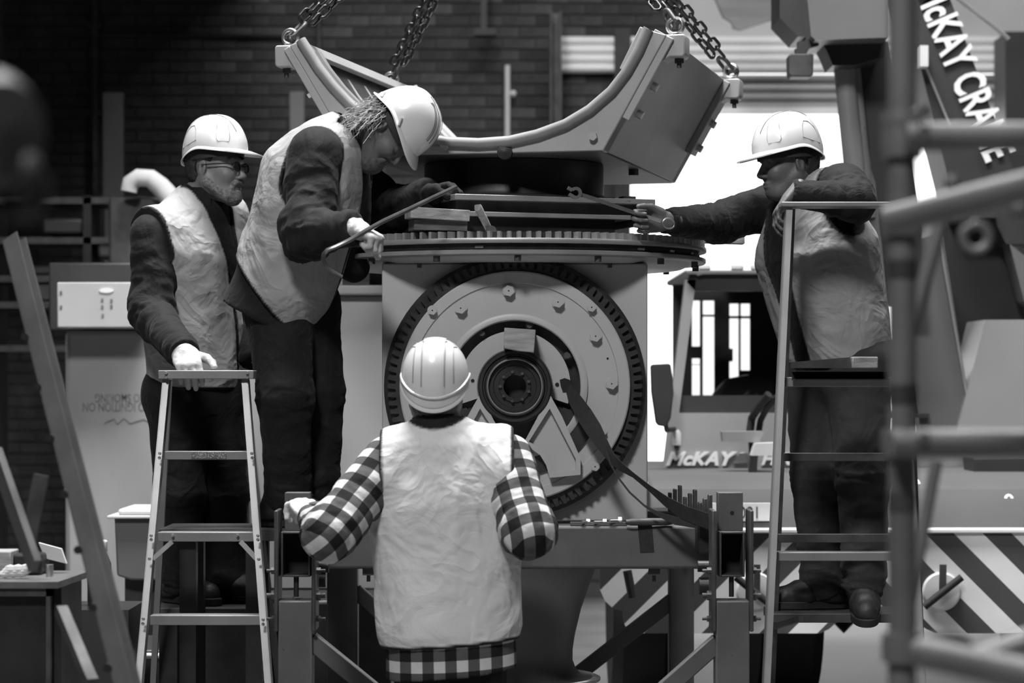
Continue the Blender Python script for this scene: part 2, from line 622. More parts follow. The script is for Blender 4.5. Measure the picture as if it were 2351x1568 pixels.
# ratchet strap
st = thing('ratchet_strap', 'black webbing strap hanging from the slot beside the hub down to the stand', 'strap', P(1303, 890, 8.9))
pts = [(1304, 886, 8.925, 8), (1318, 915, 8.87, 15), (1340, 950, 8.83, 19), (1362, 985, 8.80, 19), (1384, 1022, 8.77, 14), (1402, 1050, 8.75, 10),
       (1425, 1072, 8.72, 9), (1455, 1092, 8.68, 5), (1490, 1120, 8.64, 6), (1530, 1152, 8.60, 11), (1570, 1176, 8.56, 15), (1612, 1192, 8.52, 17), (1636, 1200, 8.5, 17)]
L_, R_ = [], []
for i, (x, y, Y, w_) in enumerate(pts):
    nx, ny = (0.84, -0.54) if i < 6 else (0.40, -0.92)
    L_.append(P(x + nx * w_, y + ny * w_, Y))
    R_.append(P(x - nx * w_, y - ny * w_, Y + 0.02))
MB().strip(L_, R_, (0.0015, 0.003, 0)).build('webbing', M_strap, st)
pts = [(1392, 1035, 8.76), (1400, 1062, 8.75), (1418, 1095, 8.74), (1445, 1130, 8.72), (1478, 1160, 8.68), (1510, 1180, 8.64), (1550, 1196, 8.6), (1600, 1204, 8.55)]
L_, R_ = [], []
for i, (x, y, Y) in enumerate(pts):
    h = 2.0 if i < 5 else (5 if i == 5 else 9)
    L_.append(P(x + 1, y - h, Y))
    R_.append(P(x - 1, y + h, Y))
MB().strip(L_, R_, (0.001, 0.003, 0)).build('webbing_tail', M_strap, st)

# ================================================================== slewing ring
RC = Vector((0.008, 9.5, 0))
sr = thing('slewing_ring', 'wide horizontal ring gear with fine teeth lying on top of the housing', 'ring gear', (RC.x, RC.y, 2.046))
nt = 126
pr = []
for i in range(nt):
    for da, r in ((-0.30, 0.690), (-0.25, 0.722), (-0.14, 0.748), (0.14, 0.748), (0.25, 0.722), (0.30, 0.690)):
        t = 2 * math.pi * (i + da) / nt
        pr.append((r * math.cos(t), r * math.sin(t)))
A = [Vector((RC.x + a, RC.y + b, 2.127)) for a, b in pr]
B = [Vector((RC.x + 0.62 * a / math.hypot(a, b), RC.y + 0.62 * b / math.hypot(a, b), 2.127)) for a, b in pr]
MB().strip(A + A[:1], B + B[:1], (0, 0, 0.025)).build('toothed_rim', M_gear, sr, smooth=False)
MB().lathe([(0.60, 2.127), (0.708, 2.127), (0.708, 2.151), (0.60, 2.151)], RC, n=96, close=True).build('tooth_gap_shade', M_black, sr)  # black ring added to darken the gaps between teeth like shade
MB().lathe([(0.60, 2.109), (0.752, 2.109), (0.754, 2.112), (0.754, 2.124), (0.752, 2.127), (0.60, 2.127)], RC, n=128, close=True).build('rim_band', M_gear, sr)
MB().lathe([(0.0, 2.084), (0.722, 2.084), (0.728, 2.096), (0.722, 2.109), (0.0, 2.109)], RC, n=96).build('race_groove', M_iron, sr)
MB().lathe([(0.0, 2.066), (0.748, 2.066), (0.752, 2.070), (0.752, 2.082), (0.748, 2.085), (0.0, 2.085)], RC, n=128).build('base_flange', M_gear, sr)
MB().lathe([(0.0, 2.047), (0.66, 2.047), (0.68, 2.056), (0.69, 2.066), (0.0, 2.066)], RC, n=96).build('under_disc', M_paint2, sr)
for a in range(0, 360, 24):
    t = math.radians(a + 7)
    c = Vector((RC.x + 0.725 * math.cos(t), RC.y + 0.725 * math.sin(t), 2.066))
    MB().cyl(c, c - Vector((0, 0, 0.022)), 0.013, 6).build('flange_bolt', M_iron, sr)
for i, a in enumerate((-100, -50, -36, -22)):
    t = math.radians(a)
    c = Vector((RC.x + 0.731 * math.cos(t), RC.y + 0.731 * math.sin(t), 2.096))
    d = Vector((math.cos(t), math.sin(t), 0))
    MB().bar(c - d * 0.004, c + d * 0.003, 0.03, 0.008, (-d.y, d.x, 0)).build('grease_plate', M_steel if i else M_gear, sr)

# turntable frame on the ring
c20, s20 = math.cos(math.radians(20)), math.sin(math.radians(20))
TA = Vector((0.543, 9.15, 0))
TW, TD = Vector((c20, s20, 0)), Vector((-s20, c20, 0))
tt = thing('turntable_frame', 'dark bolted turntable frame of stacked steel plates between ring gear and saddle', 'frame', (RC.x, RC.y, 2.152))


def tbox(u0, u1, w0, w1, z0, z1):
    M = frame(TA, TW, TD)
    return MB().box((u0, w0, z0), (u1, w1, z1), M)


tbox(-0.80, 0.0, 0.0, 0.85, 2.276, 2.296).build('upper_plate', M_gear, tt, bevel=0.002)
tbox(-0.88, -0.1, 0.0, 0.80, 2.216, 2.233).build('lower_plate', M_gear, tt, bevel=0.002)
tbox(-0.78, -0.03, 0.05, 0.78, 2.233, 2.276).build('upper_web', M_iron, tt)
tbox(-0.84, -0.15, 0.04, 0.75, 2.152, 2.216).build('lower_web', M_black, tt)
tbox(-0.035, -0.020, 0.01, 0.82, 2.20, 2.276).build('end_plate', M_gear, tt)
for u, w_ in ((-0.08, 0.06), (-0.17, 0.05), (-0.24, 0.10)):
    tbox(u - 0.025, u + 0.025, w_, w_ + 0.05, 2.296, 2.303 if u < -0.1 else 2.31).build('packing_shim', M_iron, tt)
MB().lathe([(0.0, 2.296), (0.40, 2.296), (0.40, 2.312), (0.365, 2.318), (0.352, 2.335), (0.352, 2.452), (0.0, 2.452)], RC, n=64).build('drum', M_black, tt)

# loose timbers and tools on the ring
c0 = P(937, 0, 8.86)
q = MB().bar(P(936, 489, 8.84), P(1071, 497, 8.90), 0.10, 0.040, (0, 1, 0))
tag(q.build('timber_packer', M_wood, bevel=0.002), 'flat raw timber packer on top of a darker block on the ring gear', 'timber')
q = MB().bar(P(944, 517, 8.87), P(1066, 520, 8.92), 0.10, 0.040, (0, 1, 0))
tag(q.build('timber_packer', M_darkwood, bevel=0.002), 'dark stained timber block under the pale packer on the ring gear', 'timber')
hm = thing('hammer', 'hammer standing on the ring gear, wooden handle leaning up to the left', 'hammer', P(1128, 534, 8.9))
MB().tube([P(1097, 470, 8.80), P(1098, 478, 8.80), P(1112, 505, 8.84), P(1126, 534, 8.89)], [0.012, 0.0155, 0.014, 0.0125], 12).build('handle', M_wood, hm)
MB().cyl(P(1128, 530, 8.83), P(1128, 530, 8.95), 0.02, 12).build('hammer_head', M_iron, hm)
q = MB().prism([P(1565, 552, 9.55), P(1650, 542, 9.55), P(1710, 543, 9.55), P(1710, 559, 9.55), P(1620, 556, 9.55)], (0, 0.1, 0))
tag(q.build('timber_wedge', M_wood), 'pale timber wedge poking out over the right edge of the ring gear', 'timber')

# ================================================================== saddle
YAW = math.radians(14)
SW, SD = Vector((math.cos(YAW), -math.sin(YAW), 0)), Vector((math.sin(YAW), math.cos(YAW), 0))
SO = Vector((0.336, 8.90, 2.457))
DEP = 1.5


def suv(px, py, off=0.0):
    """pixel -> (u, v) on the saddle's front plane (moved back by off)"""
    O = SO + SD * off
    k = Vector(((px - CX) / F, 1.0, (HY - py) / F))
    t = (O.x * SD.x + O.y * SD.y) / (k.x * SD.x + k.y * SD.y)
    p = Vector((0, 0, CZ)) + k * t
    d = p - O
    return d.dot(SW), d.z


def SP(u, v, w_):
    return SO + SW * u + Vector((0, 0, v)) + SD * w_


sa = thing('steel_saddle', 'heavy grey steel saddle casting with a curved cradle, hanging from four chains', 'saddle', SP(-0.45, 0, 0.75))
arc_px = [(692, 93), (708, 118), (732, 156), (765, 198), (805, 240), (850, 274), (905, 300), (965, 318), (1030, 327), (1100, 330), (1170, 325), (1235, 310),
          (1300, 286), (1355, 253), (1405, 210), (1440, 165), (1468, 115), (1488, 68)]
arc = [suv(x, y) for x, y in arc_px]
# lower outline, matched point by point to the arc
tl, bl, br, tr_ = suv(664, 104), suv(815, 352), (0.0, 0.0), suv(1530, 80)
bl = (bl[0], 0.0)


def lerp2(a, b, t):
    return (a[0] + (b[0] - a[0]) * t, a[1] + (b[1] - a[1]) * t)


low = []
nA = len(arc)
for i in range(nA):
    t = i / (nA - 1)
    if t < 0.30:
        low.append(lerp2(tl, bl, t / 0.30))
    elif t <= 0.70:
        low.append(lerp2(bl, br, (t - 0.30) / 0.40))
    else:
        low.append(lerp2(br, tr_, (t - 0.70) / 0.30))
# insert exact corners
for tgt_ in (bl, br):
    k = min(range(nA), key=lambda i: (low[i][0] - tgt_[0]) ** 2 + (low[i][1] - tgt_[1]) ** 2)
    low[k] = tgt_


def arch_plate(name, w0, th, drop, m):
    A = [SP(u, v - drop, w0) for u, v in arc]
    B = [SP(u, v, w0) for u, v in low]
    MB().strip(A, B, SD * th).build(name, m, sa, bevel=0.004)


arch_plate('end_plate', 0.0, 0.09, 0.0, M_paint)
arch_plate('end_plate', DEP - 0.08, 0.08, 0.0, M_paint)
def flank_u(side, v):
    a, b = (tl, bl) if side < 0 else (tr_, br)
    t = max(0.0, min(1.0, (v - b[1]) / (a[1] - b[1])))
    return b[0] + (a[0] - b[0]) * t


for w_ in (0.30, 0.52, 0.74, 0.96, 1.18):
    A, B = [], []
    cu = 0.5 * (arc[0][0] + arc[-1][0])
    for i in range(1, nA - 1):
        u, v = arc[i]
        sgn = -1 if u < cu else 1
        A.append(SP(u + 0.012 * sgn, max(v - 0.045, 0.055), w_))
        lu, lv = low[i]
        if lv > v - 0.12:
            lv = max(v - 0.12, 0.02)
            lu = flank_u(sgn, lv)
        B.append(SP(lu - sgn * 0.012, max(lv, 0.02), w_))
    rb_ = MB().strip(A, B, SD * 0.016).build('rib', M_iron, sa)  # dark iron puts the front plate's shade into the rib faces
    MB().strip([p + Vector((0, 0, 0.004)) - SD * 0.006 for p in A], [p - Vector((0, 0, 0.008)) - SD * 0.006 for p in A], SD * 0.03).build('rib_lit_edge', M_paint, rb_)  # pale strip paints in the top light along the rib's edge
MB().tube([SP(u, v, -0.006) for u, v in arc], 0.021, 12).build('rounded_lip', M_lip, sa)
MB().tube([SP(u, v, DEP + 0.004) for u, v in arc], 0.021, 10).build('rounded_lip', M_paint, sa)


def slab(name, a, b, th, w0, w1, m):
    """plate between (u,v) points a and b, thickness th to the inside, from depth w0 to w1"""
    d = Vector((b[0] - a[0], b[1] - a[1]))
    nrm = Vector((-d.y, d.x)).normalized() * th
    poly = [SP(a[0], a[1], w0), SP(b[0], b[1], w0), SP(b[0] + nrm.x, b[1] + nrm.y, w0), SP(a[0] + nrm.x, a[1] + nrm.y, w0)]
    return MB().prism(poly, SD * (w1 - w0)).build(name, m, sa, bevel=0.003)


slab('side_slab', br, tr_, 0.05, 0.005, DEP - 0.005, M_paint)
slab('side_slab', tl, bl, 0.02, 0.09, DEP - 0.08, M_iron)  # dark iron imitates the shade inside the left flank
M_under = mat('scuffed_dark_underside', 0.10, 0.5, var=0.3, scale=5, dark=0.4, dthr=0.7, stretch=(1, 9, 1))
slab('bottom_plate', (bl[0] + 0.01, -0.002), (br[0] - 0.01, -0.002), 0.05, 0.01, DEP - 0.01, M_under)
slab('side_beam', arc[0], lerp2(arc[0], arc[1], 1.0), -0.02, 0.05, DEP - 0.04, M_paint)
slab('side_beam', lerp2(arc[-3], arc[-3], 0), arc[-1], 0.045, 0.05, DEP - 0.04, M_paint)
# oil stained inner edges: packing strips along the arc
for a, b in ((1, 4), (4, 6)):
    A = [SP(arc[i][0], arc[i][1] + 0.004, 0.06) for i in range(a, b + 1)]
    B = [SP(arc[i][0] + 0.015, arc[i][1] + 0.012, 0.06) for i in range(a, b + 1)]
    MB().strip(A, B, SD * 0.05).build('packing_strip', M_gear, sa)
for a, b in ((13, 15), (15, 17)):
    A = [SP(arc[i][0], arc[i][1] + 0.004, 0.0) for i in range(a, b + 1)]
    B = [SP(arc[i][0] - 0.016, arc[i][1] + 0.014, 0.0) for i in range(a, b + 1)]
    MB().strip(A, B, SD * 0.08).build('packing_strip', M_paint, sa)


def lug(side, w_):
    """bolted corner bracket with a horn, its bolts and its nut"""
    top = tr_ if side > 0 else tl
    bot = br if side > 0 else bl
    e = (Vector(bot) - Vector(top)).normalized()           # down the flank
    nrm = Vector((e.y, -e.x)) * (-1 if side > 0 else 1)
    if nrm.x * side < 0:
        nrm = -nrm
    t0 = Vector(top)

    def q(s_, o):
        p = t0 + e * s_ + nrm * o
        return (p.x, p.y)
    strip_ = [q(0.0, 0.0), q(0.0, 0.03), q(0.34, 0.03), q(0.34, 0.0)]
    o = MB().prism([SP(u, v, w_ - 0.065) for u, v in strip_], SD * 0.13).build('bracket_plate', M_paint, sa, bevel=0.004)
    up = t0.y + 0.005
    hx = t0.x
    horn = [(hx - side * 0.015, up), (hx + side * 0.062, up), (hx + side * 0.066, up - 0.01), (hx + side * 0.066, up - 0.075), (hx + side * 0.055, up - 0.085),
            (hx + side * 0.01, up - 0.083), (hx - side * 0.025, up - 0.10), (hx - side * 0.055, up - 0.14), (hx - side * 0.075, up - 0.12)]
    if side > 0:
        horn = horn[::-1]
    MB().prism([SP(u, v, w_ - 0.05) for u, v in horn], SD * 0.10).build('bracket_horn', M_paint, sa, bevel=0.006)
    c = SP(hx + side * 0.035, up - 0.083, w_)
    b = MB().cyl(c, c - Vector((0, 0, 0.018)), 0.017, 6).cyl(c, c - Vector((0, 0, 0.036)), 0.009, 10)
    b.build('lug_nut', M_iron, sa)
    n3 = SW * nrm.x + Vector((0, 0, nrm.y))
    for s_ in (0.185, 0.30):
        u, v = q(s_, 0.03)
        c = SP(u, v, w_ + 0.0)
        MB().cyl(c - n3 * 0.004, c + n3 * 0.022, 0.0165, 6).build('bracket_bolt', M_steel, sa)
    # eye bolt in the horn
    c = SP(hx + side * 0.02, up, w_)
    ey = MB()
    ey.cyl(c - Vector((0, 0, 0.005)), c + Vector((0, 0, 0.008)), 0.018, 16)
    cc = c + Vector((0, 0, 0.036))
    ey.tube([cc + SW * (0.028 * math.cos(t)) + Vector((0, 0, 0.028 * math.sin(t))) for t in [2 * math.pi * i / 24 for i in range(24)]], 0.0085, 10, closed=True)
    ey.build('eye_bolt', M_steel, sa)
    return cc


E_lf, E_lb, E_rf, E_rb = lug(-1, 0.07), lug(-1, 1.40), lug(1, 0.07), lug(1, 1.40)
for (x, y) in ((1363, 314), (1022, 336)):
    u, v = suv(x, y)
    c = SP(u, v, 0)
    MB().cyl(c + SD * 0.004, c - SD * 0.02, 0.0165, 6).build('face_bolt', M_paint, sa)
u, v = suv(1160, 347)
MB().lathe([(0.0, 0.0), (0.03, 0.0), (0.028, 0.012), (0.0, 0.016)], SP(u, v - 0.004, 0.0), -SD, 24).build('boss', M_black, sa)
for (u, w_, dz) in ((-0.13, 0.5, 0.02), (-0.04, 0.78, 0.026)):
    c = SP(u, 0, w_)
    MB().cyl(c, c - Vector((0, 0, dz)), 0.02, 6).build('under_bolt', M_iron, sa)
# parts seen over the rim in the cradle
u, v = suv(1058, 320)
c = SP(u, v + 0.005, 0.35)
MB().cyl(c, c + Vector((0, 0, 0.03)), 0.018, 6).build('cradle_bolt', M_steel, sa)
u, v = suv(1183, 312)
MB().ball(SP(u, v - 0.005, 0.25), 0.024, 14, (1.3, 1, 0.7)).build('cradle_cap', M_white, sa)
MB().bar(SP(*suv(1010, 312), 0.3), SP(*suv(1050, 326), 0.32), 0.05, 0.012, SD).build('cradle_bracket', M_paint, sa)

# ================================================================== lifting chains


def link_mesh(L=0.041, W=0.0165, r=0.0068):
    pts = []
    for i in range(10):
        t = math.pi * i / 9
        pts.append(Vector((L / 2 * 0.62 + W * math.sin(t) * 0.9, W * math.cos(t), 0)))
    for i in range(10):
        t = math.pi + math.pi * i / 9
        pts.append(Vector((-L / 2 * 0.62 + W * math.sin(t) * 0.9, W * math.cos(t), 0)))
    me = MB().tube(pts, r, 8, closed=True).mesh('link')
    me.materials.append(M_chain)
    me.polygons.foreach_set('use_smooth', [True] * len(me.polygons))
    return me


LINK = link_mesh()


def strand(root, p0, p1, ph=0.0, sag=0.0):
    d = (p1 - p0)
    n = int(d.length / 0.0455)
    ax = d.normalized()
    a = ax.cross(Vector((0, 1, 0))).normalized()
    b = ax.cross(a)
    for i in range(n):
        t = (i + 0.5) / n
        p = p0 + d * t - Vector((0, 0, sag * 4 * t * (1 - t)))
        r = ph + (math.pi / 2 if i % 2 else 0) + random.uniform(-0.15, 0.15)
        y = a * math.cos(r) + b * math.sin(r)
        M = frame(p, ax, y)
        o = bpy.data.objects.new('chain_link', LINK)
        COL.objects.link(o)
        o.parent = root
        o.matrix_local = Matrix.Translation(-Vector(root.location)) @ M


def shackle(root, e, d):
    """bow shackle through an eye at e, pulling along d"""
    d = d.normalized()
    sd = d.cross(Vector((0, 1, 0))).normalized()
    sd = (sd * 0.4 + Vector((0, 1, 0)) * 0.9)
    sd = (sd - d * sd.dot(d)).normalized()
    pts = []
    for i in range(13):
        t = math.pi * i / 12
        pts.append(e + d * (0.055 + 0.026 * math.sin(t)) + sd * (0.024 * math.cos(t)))
    pts = [e - d * 0.012 + sd * 0.022] + pts + [e - d * 0.012 - sd * 0.022]
    o = MB().tube(pts, 0.0085, 10).build('shackle', M_iron, root)
    MB().cyl(e + sd * 0.04, e - sd * 0.04, 0.009, 10).build('shackle_pin', M_iron, o)
    return e + d * 0.09


HK = P(1195, -420, 9.6)
ck = thing('crane_hook', 'crane hook and ring above the picture that gathers the four lifting chains', 'hook', HK)
MB().tube([HK + Vector((0.07 * math.cos(t), 0, 0.05 + 0.07 * math.sin(t))) for t in [2 * math.pi * i / 24 for i in range(24)]], 0.014, 10, closed=True).build('master_ring', M_iron, ck)
MB().tube([HK + Vector((0.075 * math.cos(t) - 0.0, 0.0, 0.2 + 0.075 * math.sin(t))) for t in [math.radians(150 + 260 * i / 20) for i in range(21)]] + [HK + Vector((0.03, 0, 0.33)), HK + Vector((0, 0, 0.42))],
          [0.008, 0.014] + [0.022] * 16 + [0.02] * 5, 12).build('hook_bow', M_iron, ck)
MB().box(HK + Vector((-0.12, -0.1, 0.40)), HK + Vector((0.12, 0.1, 0.75))).build('hook_block_body', M_iron, ck, bevel=0.03)
for dx_ in (-0.06, 0.06):
    MB().cyl(HK + Vector((dx_, 0, 0.74)), Vector((HK.x + dx_, HK.y, 11.0)), 0.009, 8).build('hoist_rope', M_black, ck)


def sling(label, e, ends):
    root = thing('chain_sling', label, 'chain', e, 'lifting chains of the saddle')
    mid = ends[0]
    for q_ in ends[1:]:
        mid = (mid + q_) / 2
    t = shackle(root, e, mid - e)
    for i, q_ in enumerate(ends):
        side = (q_ - mid)
        st0 = t + (side.normalized() * 0.022 if side.length > 1e-6 else Vector())
        strand(root, st0, q_, 0.5 + i * 0.8)
    return root


sling('double chain pulling up to the right from the front left corner of the saddle', E_lf, [HK + Vector((-0.05, -0.02, 0)), HK + Vector((0.0, -0.02, -0.02))])
sling('double chain rising from the back left corner of the saddle behind the bent man\'s helmet', E_lb, [HK + Vector((-0.03, 0.02, 0)), HK + Vector((0.01, 0.03, 0))])
sling('short double chain at the front right corner of the saddle, nearest the top edge', E_rf, [HK + Vector((-0.03, -0.03, 0)), HK + Vector((0.03, -0.02, -0.01))])
sling('long doubled chain slanting down to the back right corner of the saddle', E_rb, [HK + Vector((0.0, 0.03, 0)), HK + Vector((0.04, 0.02, 0))])

# ================================================================== stand
sd_ = thing('support_stand', 'grey steel trestle stand with box section posts and diagonal braces under the housing', 'stand', (0.01, 9.3, 0))
xl0, xl1 = P(645, 0, 8.3).x, P(712, 0, 8.3).x
xr0, xr1 = P(1652, 0, 8.3).x, P(1710, 0, 8.3).x
MB().box((xl1 - 0.02, 8.72, 0.93), (xr0 + 0.01, 8.86, 1.087)).build('cross_beam', M_frame, sd_, bevel=0.012)
MB().box((xl1 - 0.02, 9.86, 0.93), (xr0 + 0.01, 10.0, 1.087)).build('cross_beam', M_frame, sd_, bevel=0.012)


def hollow(x0, x1, z0, z1, y0, y1, t, name, m):
    q = MB()
    q.box((x0, y0, z0), (x0 + t, y1, z1)).box((x1 - t, y0, z0), (x1, y1, z1)).box((x0 + t, y0, z0), (x1 - t, y1, z0 + t)).box((x0 + t, y0, z1 - t), (x1 - t, y1, z1))
    o = q.build(name, m, sd_, bevel=0.002)
    MB().box((x0 + t, y0 + 0.12, z0 + t), (x1 - t, y0 + 0.14, z1 - t)).build('tube_baffle', M_hole, o)


for x0, x1 in ((xl0, xl1), (xr0, xr1)):
    hollow(x0, x1, 0.935, 1.09, 8.3, 10.15, 0.007, 'side_rail', M_iron)
    xm = (x0 + x1) / 2
    MB().box((xm - 0.058, 8.28, 0.0), (xm + 0.058, 8.39, 0.855)).build('post', M_frame, sd_, bevel=0.006)
    for s_ in (-1, 1):
        xx = xm + s_ * 0.064
        MB().prism([Vector((xx - 0.007, 8.27, z)) for z in (0.75, 1.165)] + [Vector((xx - 0.007, 8.42, z)) for z in (1.165, 0.75)], (0.014, 0, 0)).build('cheek_plate', M_iron, sd_, bevel=0.004)
    MB().box((xm - 0.043, 8.36, 1.09), (xm + 0.043, 8.44, 1.222)).build('top_block', M_frame, sd_, bevel=0.002)
    MB().cyl((xm + 0.005, 8.362, 1.152), (xm + 0.005, 8.358, 1.152), 0.007, 14).build('block_hole', M_hole, sd_)
    MB().cyl((xm, 8.33, 0.935), (xm, 8.33, 0.865), 0.009, 10).build('locating_pin', M_black, sd_)
    for z, r in ((0.87, 0.018), (0.955, 0.012), (0.79, 0.011)):
        for s_ in (-1, 1):
            c = Vector((xm + s_ * 0.071, 8.32, z))
            MB().cyl(c, c + Vector((s_ * 0.014, 0, 0)), r, 6).cyl(c, c + Vector((s_ * 0.030, 0, 0)), r * 0.5, 10).build('clamp_bolt', M_iron, sd_)
for x0, x1 in ((752, 822), (1535, 1592)):
    a, b = P(x0, 0, 9.9).x, P(x1, 0, 9.9).x
    MB().box((a, 9.86, 0), (b, 9.96, 0.93)).build('post', M_frame, sd_, bevel=0.006)


def brace(x0, y0, x1, y1, Y, m=M_frame):
    MB().bar(P(x0, y0, Y), P(x1, y1, Y), 0.05, 0.06, (0, 1, 0)).build('diagonal_brace', m, sd_, bevel=0.005)


brace(1650, 1472, 1440, 1660, 8.33)
brace(712, 1468, 960, 1670, 8.33)
brace(1548, 1375, 1260, 1600, 9.9)
brace(815, 1355, 1000, 1520, 9.9)
# outrigger plate and hooks by the cross beam
for i in range(9):
    x = 1538 + i * 11.5
    Y = 9.7 - i * 0.13
    h = 0.075 + 0.02 * ((i * 7) % 3)
    p = P(x, 1200, Y)
    MB().box((p.x - 0.007, Y - 0.025, 1.085), (p.x + 0.007, Y + 0.025, 1.087 + h)).build('peg_plate', M_iron, sd_, bevel=0.003)
MB().box((P(1600, 0, 8.62).x, 8.6, 0.99), (P(1640, 0, 8.62).x, 8.72, 1.12)).build('strap_winder', M_black, sd_, bevel=0.01)
for x, y, r in ((1615, 1300, 0.02), (1618, 1345, 0.03), (742, 1300, 0.022), (735, 1330, 0.028)):
    c = P(x, y, 8.45)
    MB().cyl(c - Vector((0.02, 0, 0)), c + Vector((0.02, 0, 0)), r, 16).build('roller', M_black, sd_)
for x in (1082, 1503, 845):
    c = Vector((P(x, 0, 8.75).x, 8.78, 0.93))
    MB().box((c.x - 0.02, 8.75, 0.905), (c.x + 0.02, 8.8, 0.93)).cyl(c, c - Vector((0, 0, 0.05)), 0.007, 8).build('beam_clamp', M_iron, sd_)
MB().prism([P(x, y, 8.718) for x, y in ((1464, 1204), (1497, 1204), (1502, 1268), (1470, 1269))], (0, 0.0015, 0)).build('tape_strip', M_strap, sd_)

# loose bolts and a file on the beam
for i, (x0, x1, r) in enumerate(((1336, 1354, 0.006), (1364, 1392, 0.006), (1400, 1427, 0.008))):
    p0, p1 = P(x0, 1198, 8.72), P(x1, 1193, 8.74)
    p0.z = p1.z = 1.087 + r * 1.9
    b = thing('bolt', ('short bright bolt lying leftmost on the beam beside the plaid elbow', 'middle one of three bright bolts lying in a row on the beam',
                       'longest and rightmost of three bright bolts lying on the beam')[i], 'bolt', p0, 'loose bolts on the beam')
    MB().cyl(p0, p1, r, 10).build('shank', M_steel, b)
    MB().cyl(p1 - Vector((0.012, 0, 0)), p1, r * 1.9, 6).build('bolt_head', M_steel, b)
p0, p1 = P(1437, 1203, 8.70), P(1545, 1203, 8.72)
p0.z = p1.z = 1.087 + 0.014
dd = p1 - p0
q = MB().tube([p0, p0 + dd * 0.12, p0 + dd * 0.5, p0 + dd * 0.88, p1], [0.009, 0.0135, 0.014, 0.0135, 0.009], 12)
tag(q.build('drift_punch', M_iron), 'short grey round punch lying on the beam above the tape strip', 'tool')
p0, p1 = P(1310, 1203, 8.70), P(1440, 1203, 8.70)
tag(MB().box((p0.x, 8.725, 1.087), (p1.x, 8.77, 1.098)).build('packing_board', M_darkwood), 'thin dark board lying along the top of the cross beam', 'board')

# pedestal under the housing
M_pedestal = mat('pedestal_dark_paint', 0.12, 0.5, var=0.08, scale=4)
pd = thing('pedestal', 'smooth grey pedestal with a flared foot below the housing', 'pedestal', (RC.x, 9.45, 0))
MB().lathe([(0.0, 1.084), (0.40, 1.084), (0.40, 1.0), (0.335, 0.92), (0.30, 0.83), (0.262, 0.72), (0.238, 0.62), (0.229, 0.56), (0.229, 0.52), (0.242, 0.485), (0.265, 0.462), (0.325, 0.452),
            (0.30, 0.446), (0.30, 0.40), (0.32, 0.02), (0.34, 0.0), (0, 0)], (RC.x, 9.45, 0), n=64).build('pedestal_casting', M_pedestal, pd)
MB().lathe([(0.225, 0.452), (0.330, 0.456), (0.338, 0.452), (0.338, 0.444), (0.225, 0.444)], (RC.x, 9.45, 0), n=64, close=True).build('lit_foot_flange', M_white, pd)  # white colour stands in for light falling on the foot
# pale cabinet behind
cb = thing('machine_cabinet', 'plain pale grey cabinet standing behind the housing and the bent man', 'cabinet', (-0.87, 11.3, 0))
M_pale = mat('pale_cabinet_paint', 0.42, 0.5, var=0.04, scale=3)
MB().box((P(572, 0, 11).x, 11.0, 0.66), (P(905, 0, 11).x, 11.5, 2.0)).build('cabinet_body', M_pale, cb, bevel=0.01)
MB().box((P(565, 0, 11).x, 10.95, 2.0), (P(905, 0, 11).x, 11.55, 2.045)).build('cabinet_top', M_pale, cb, bevel=0.01)
MB().box((P(560, 0, 11).x, 10.9, 2.12), (P(905, 0, 11).x, 11.4, 2.16)).build('top_shelf', M_iron, cb, bevel=0.01)
MB().box((P(572, 0, 11).x, 11.05, 0.55), (P(905, 0, 11).x, 11.4, 0.66)).build('plinth_rail', M_plaster, cb, bevel=0.01)
for x in (590, 700, 880):
    MB().box((P(x, 0, 11).x - 0.03, 11.1, 0.0), (P(x, 0, 11).x + 0.03, 11.3, 0.55)).build('cabinet_leg', M_black, cb)
for x in (620, 760, 860):
    MB().box((P(x, 0, 11).x - 0.03, 11.1, 2.045), (P(x, 0, 11).x + 0.03, 11.3, 2.12)).build('shelf_prop', M_iron, cb)
# ================================================================== mobile crane behind the right ladder
M_cpaint = mat('crane_mid_grey_paint', 0.30, 0.4, var=0.06, scale=2, dark=0.22, dthr=0.72)
M_cdark = mat('crane_dark_paint', 0.035, 0.45, var=0.2, scale=3)
M_cmid = mat('crane_boom_grey_paint', 0.13, 0.45, var=0.1, scale=3)
M_decal = mat('white_lettering', 0.8, 0.5, var=0.03)
M_clip = mat('plate_white', 0.75, 0.5, var=0.04)


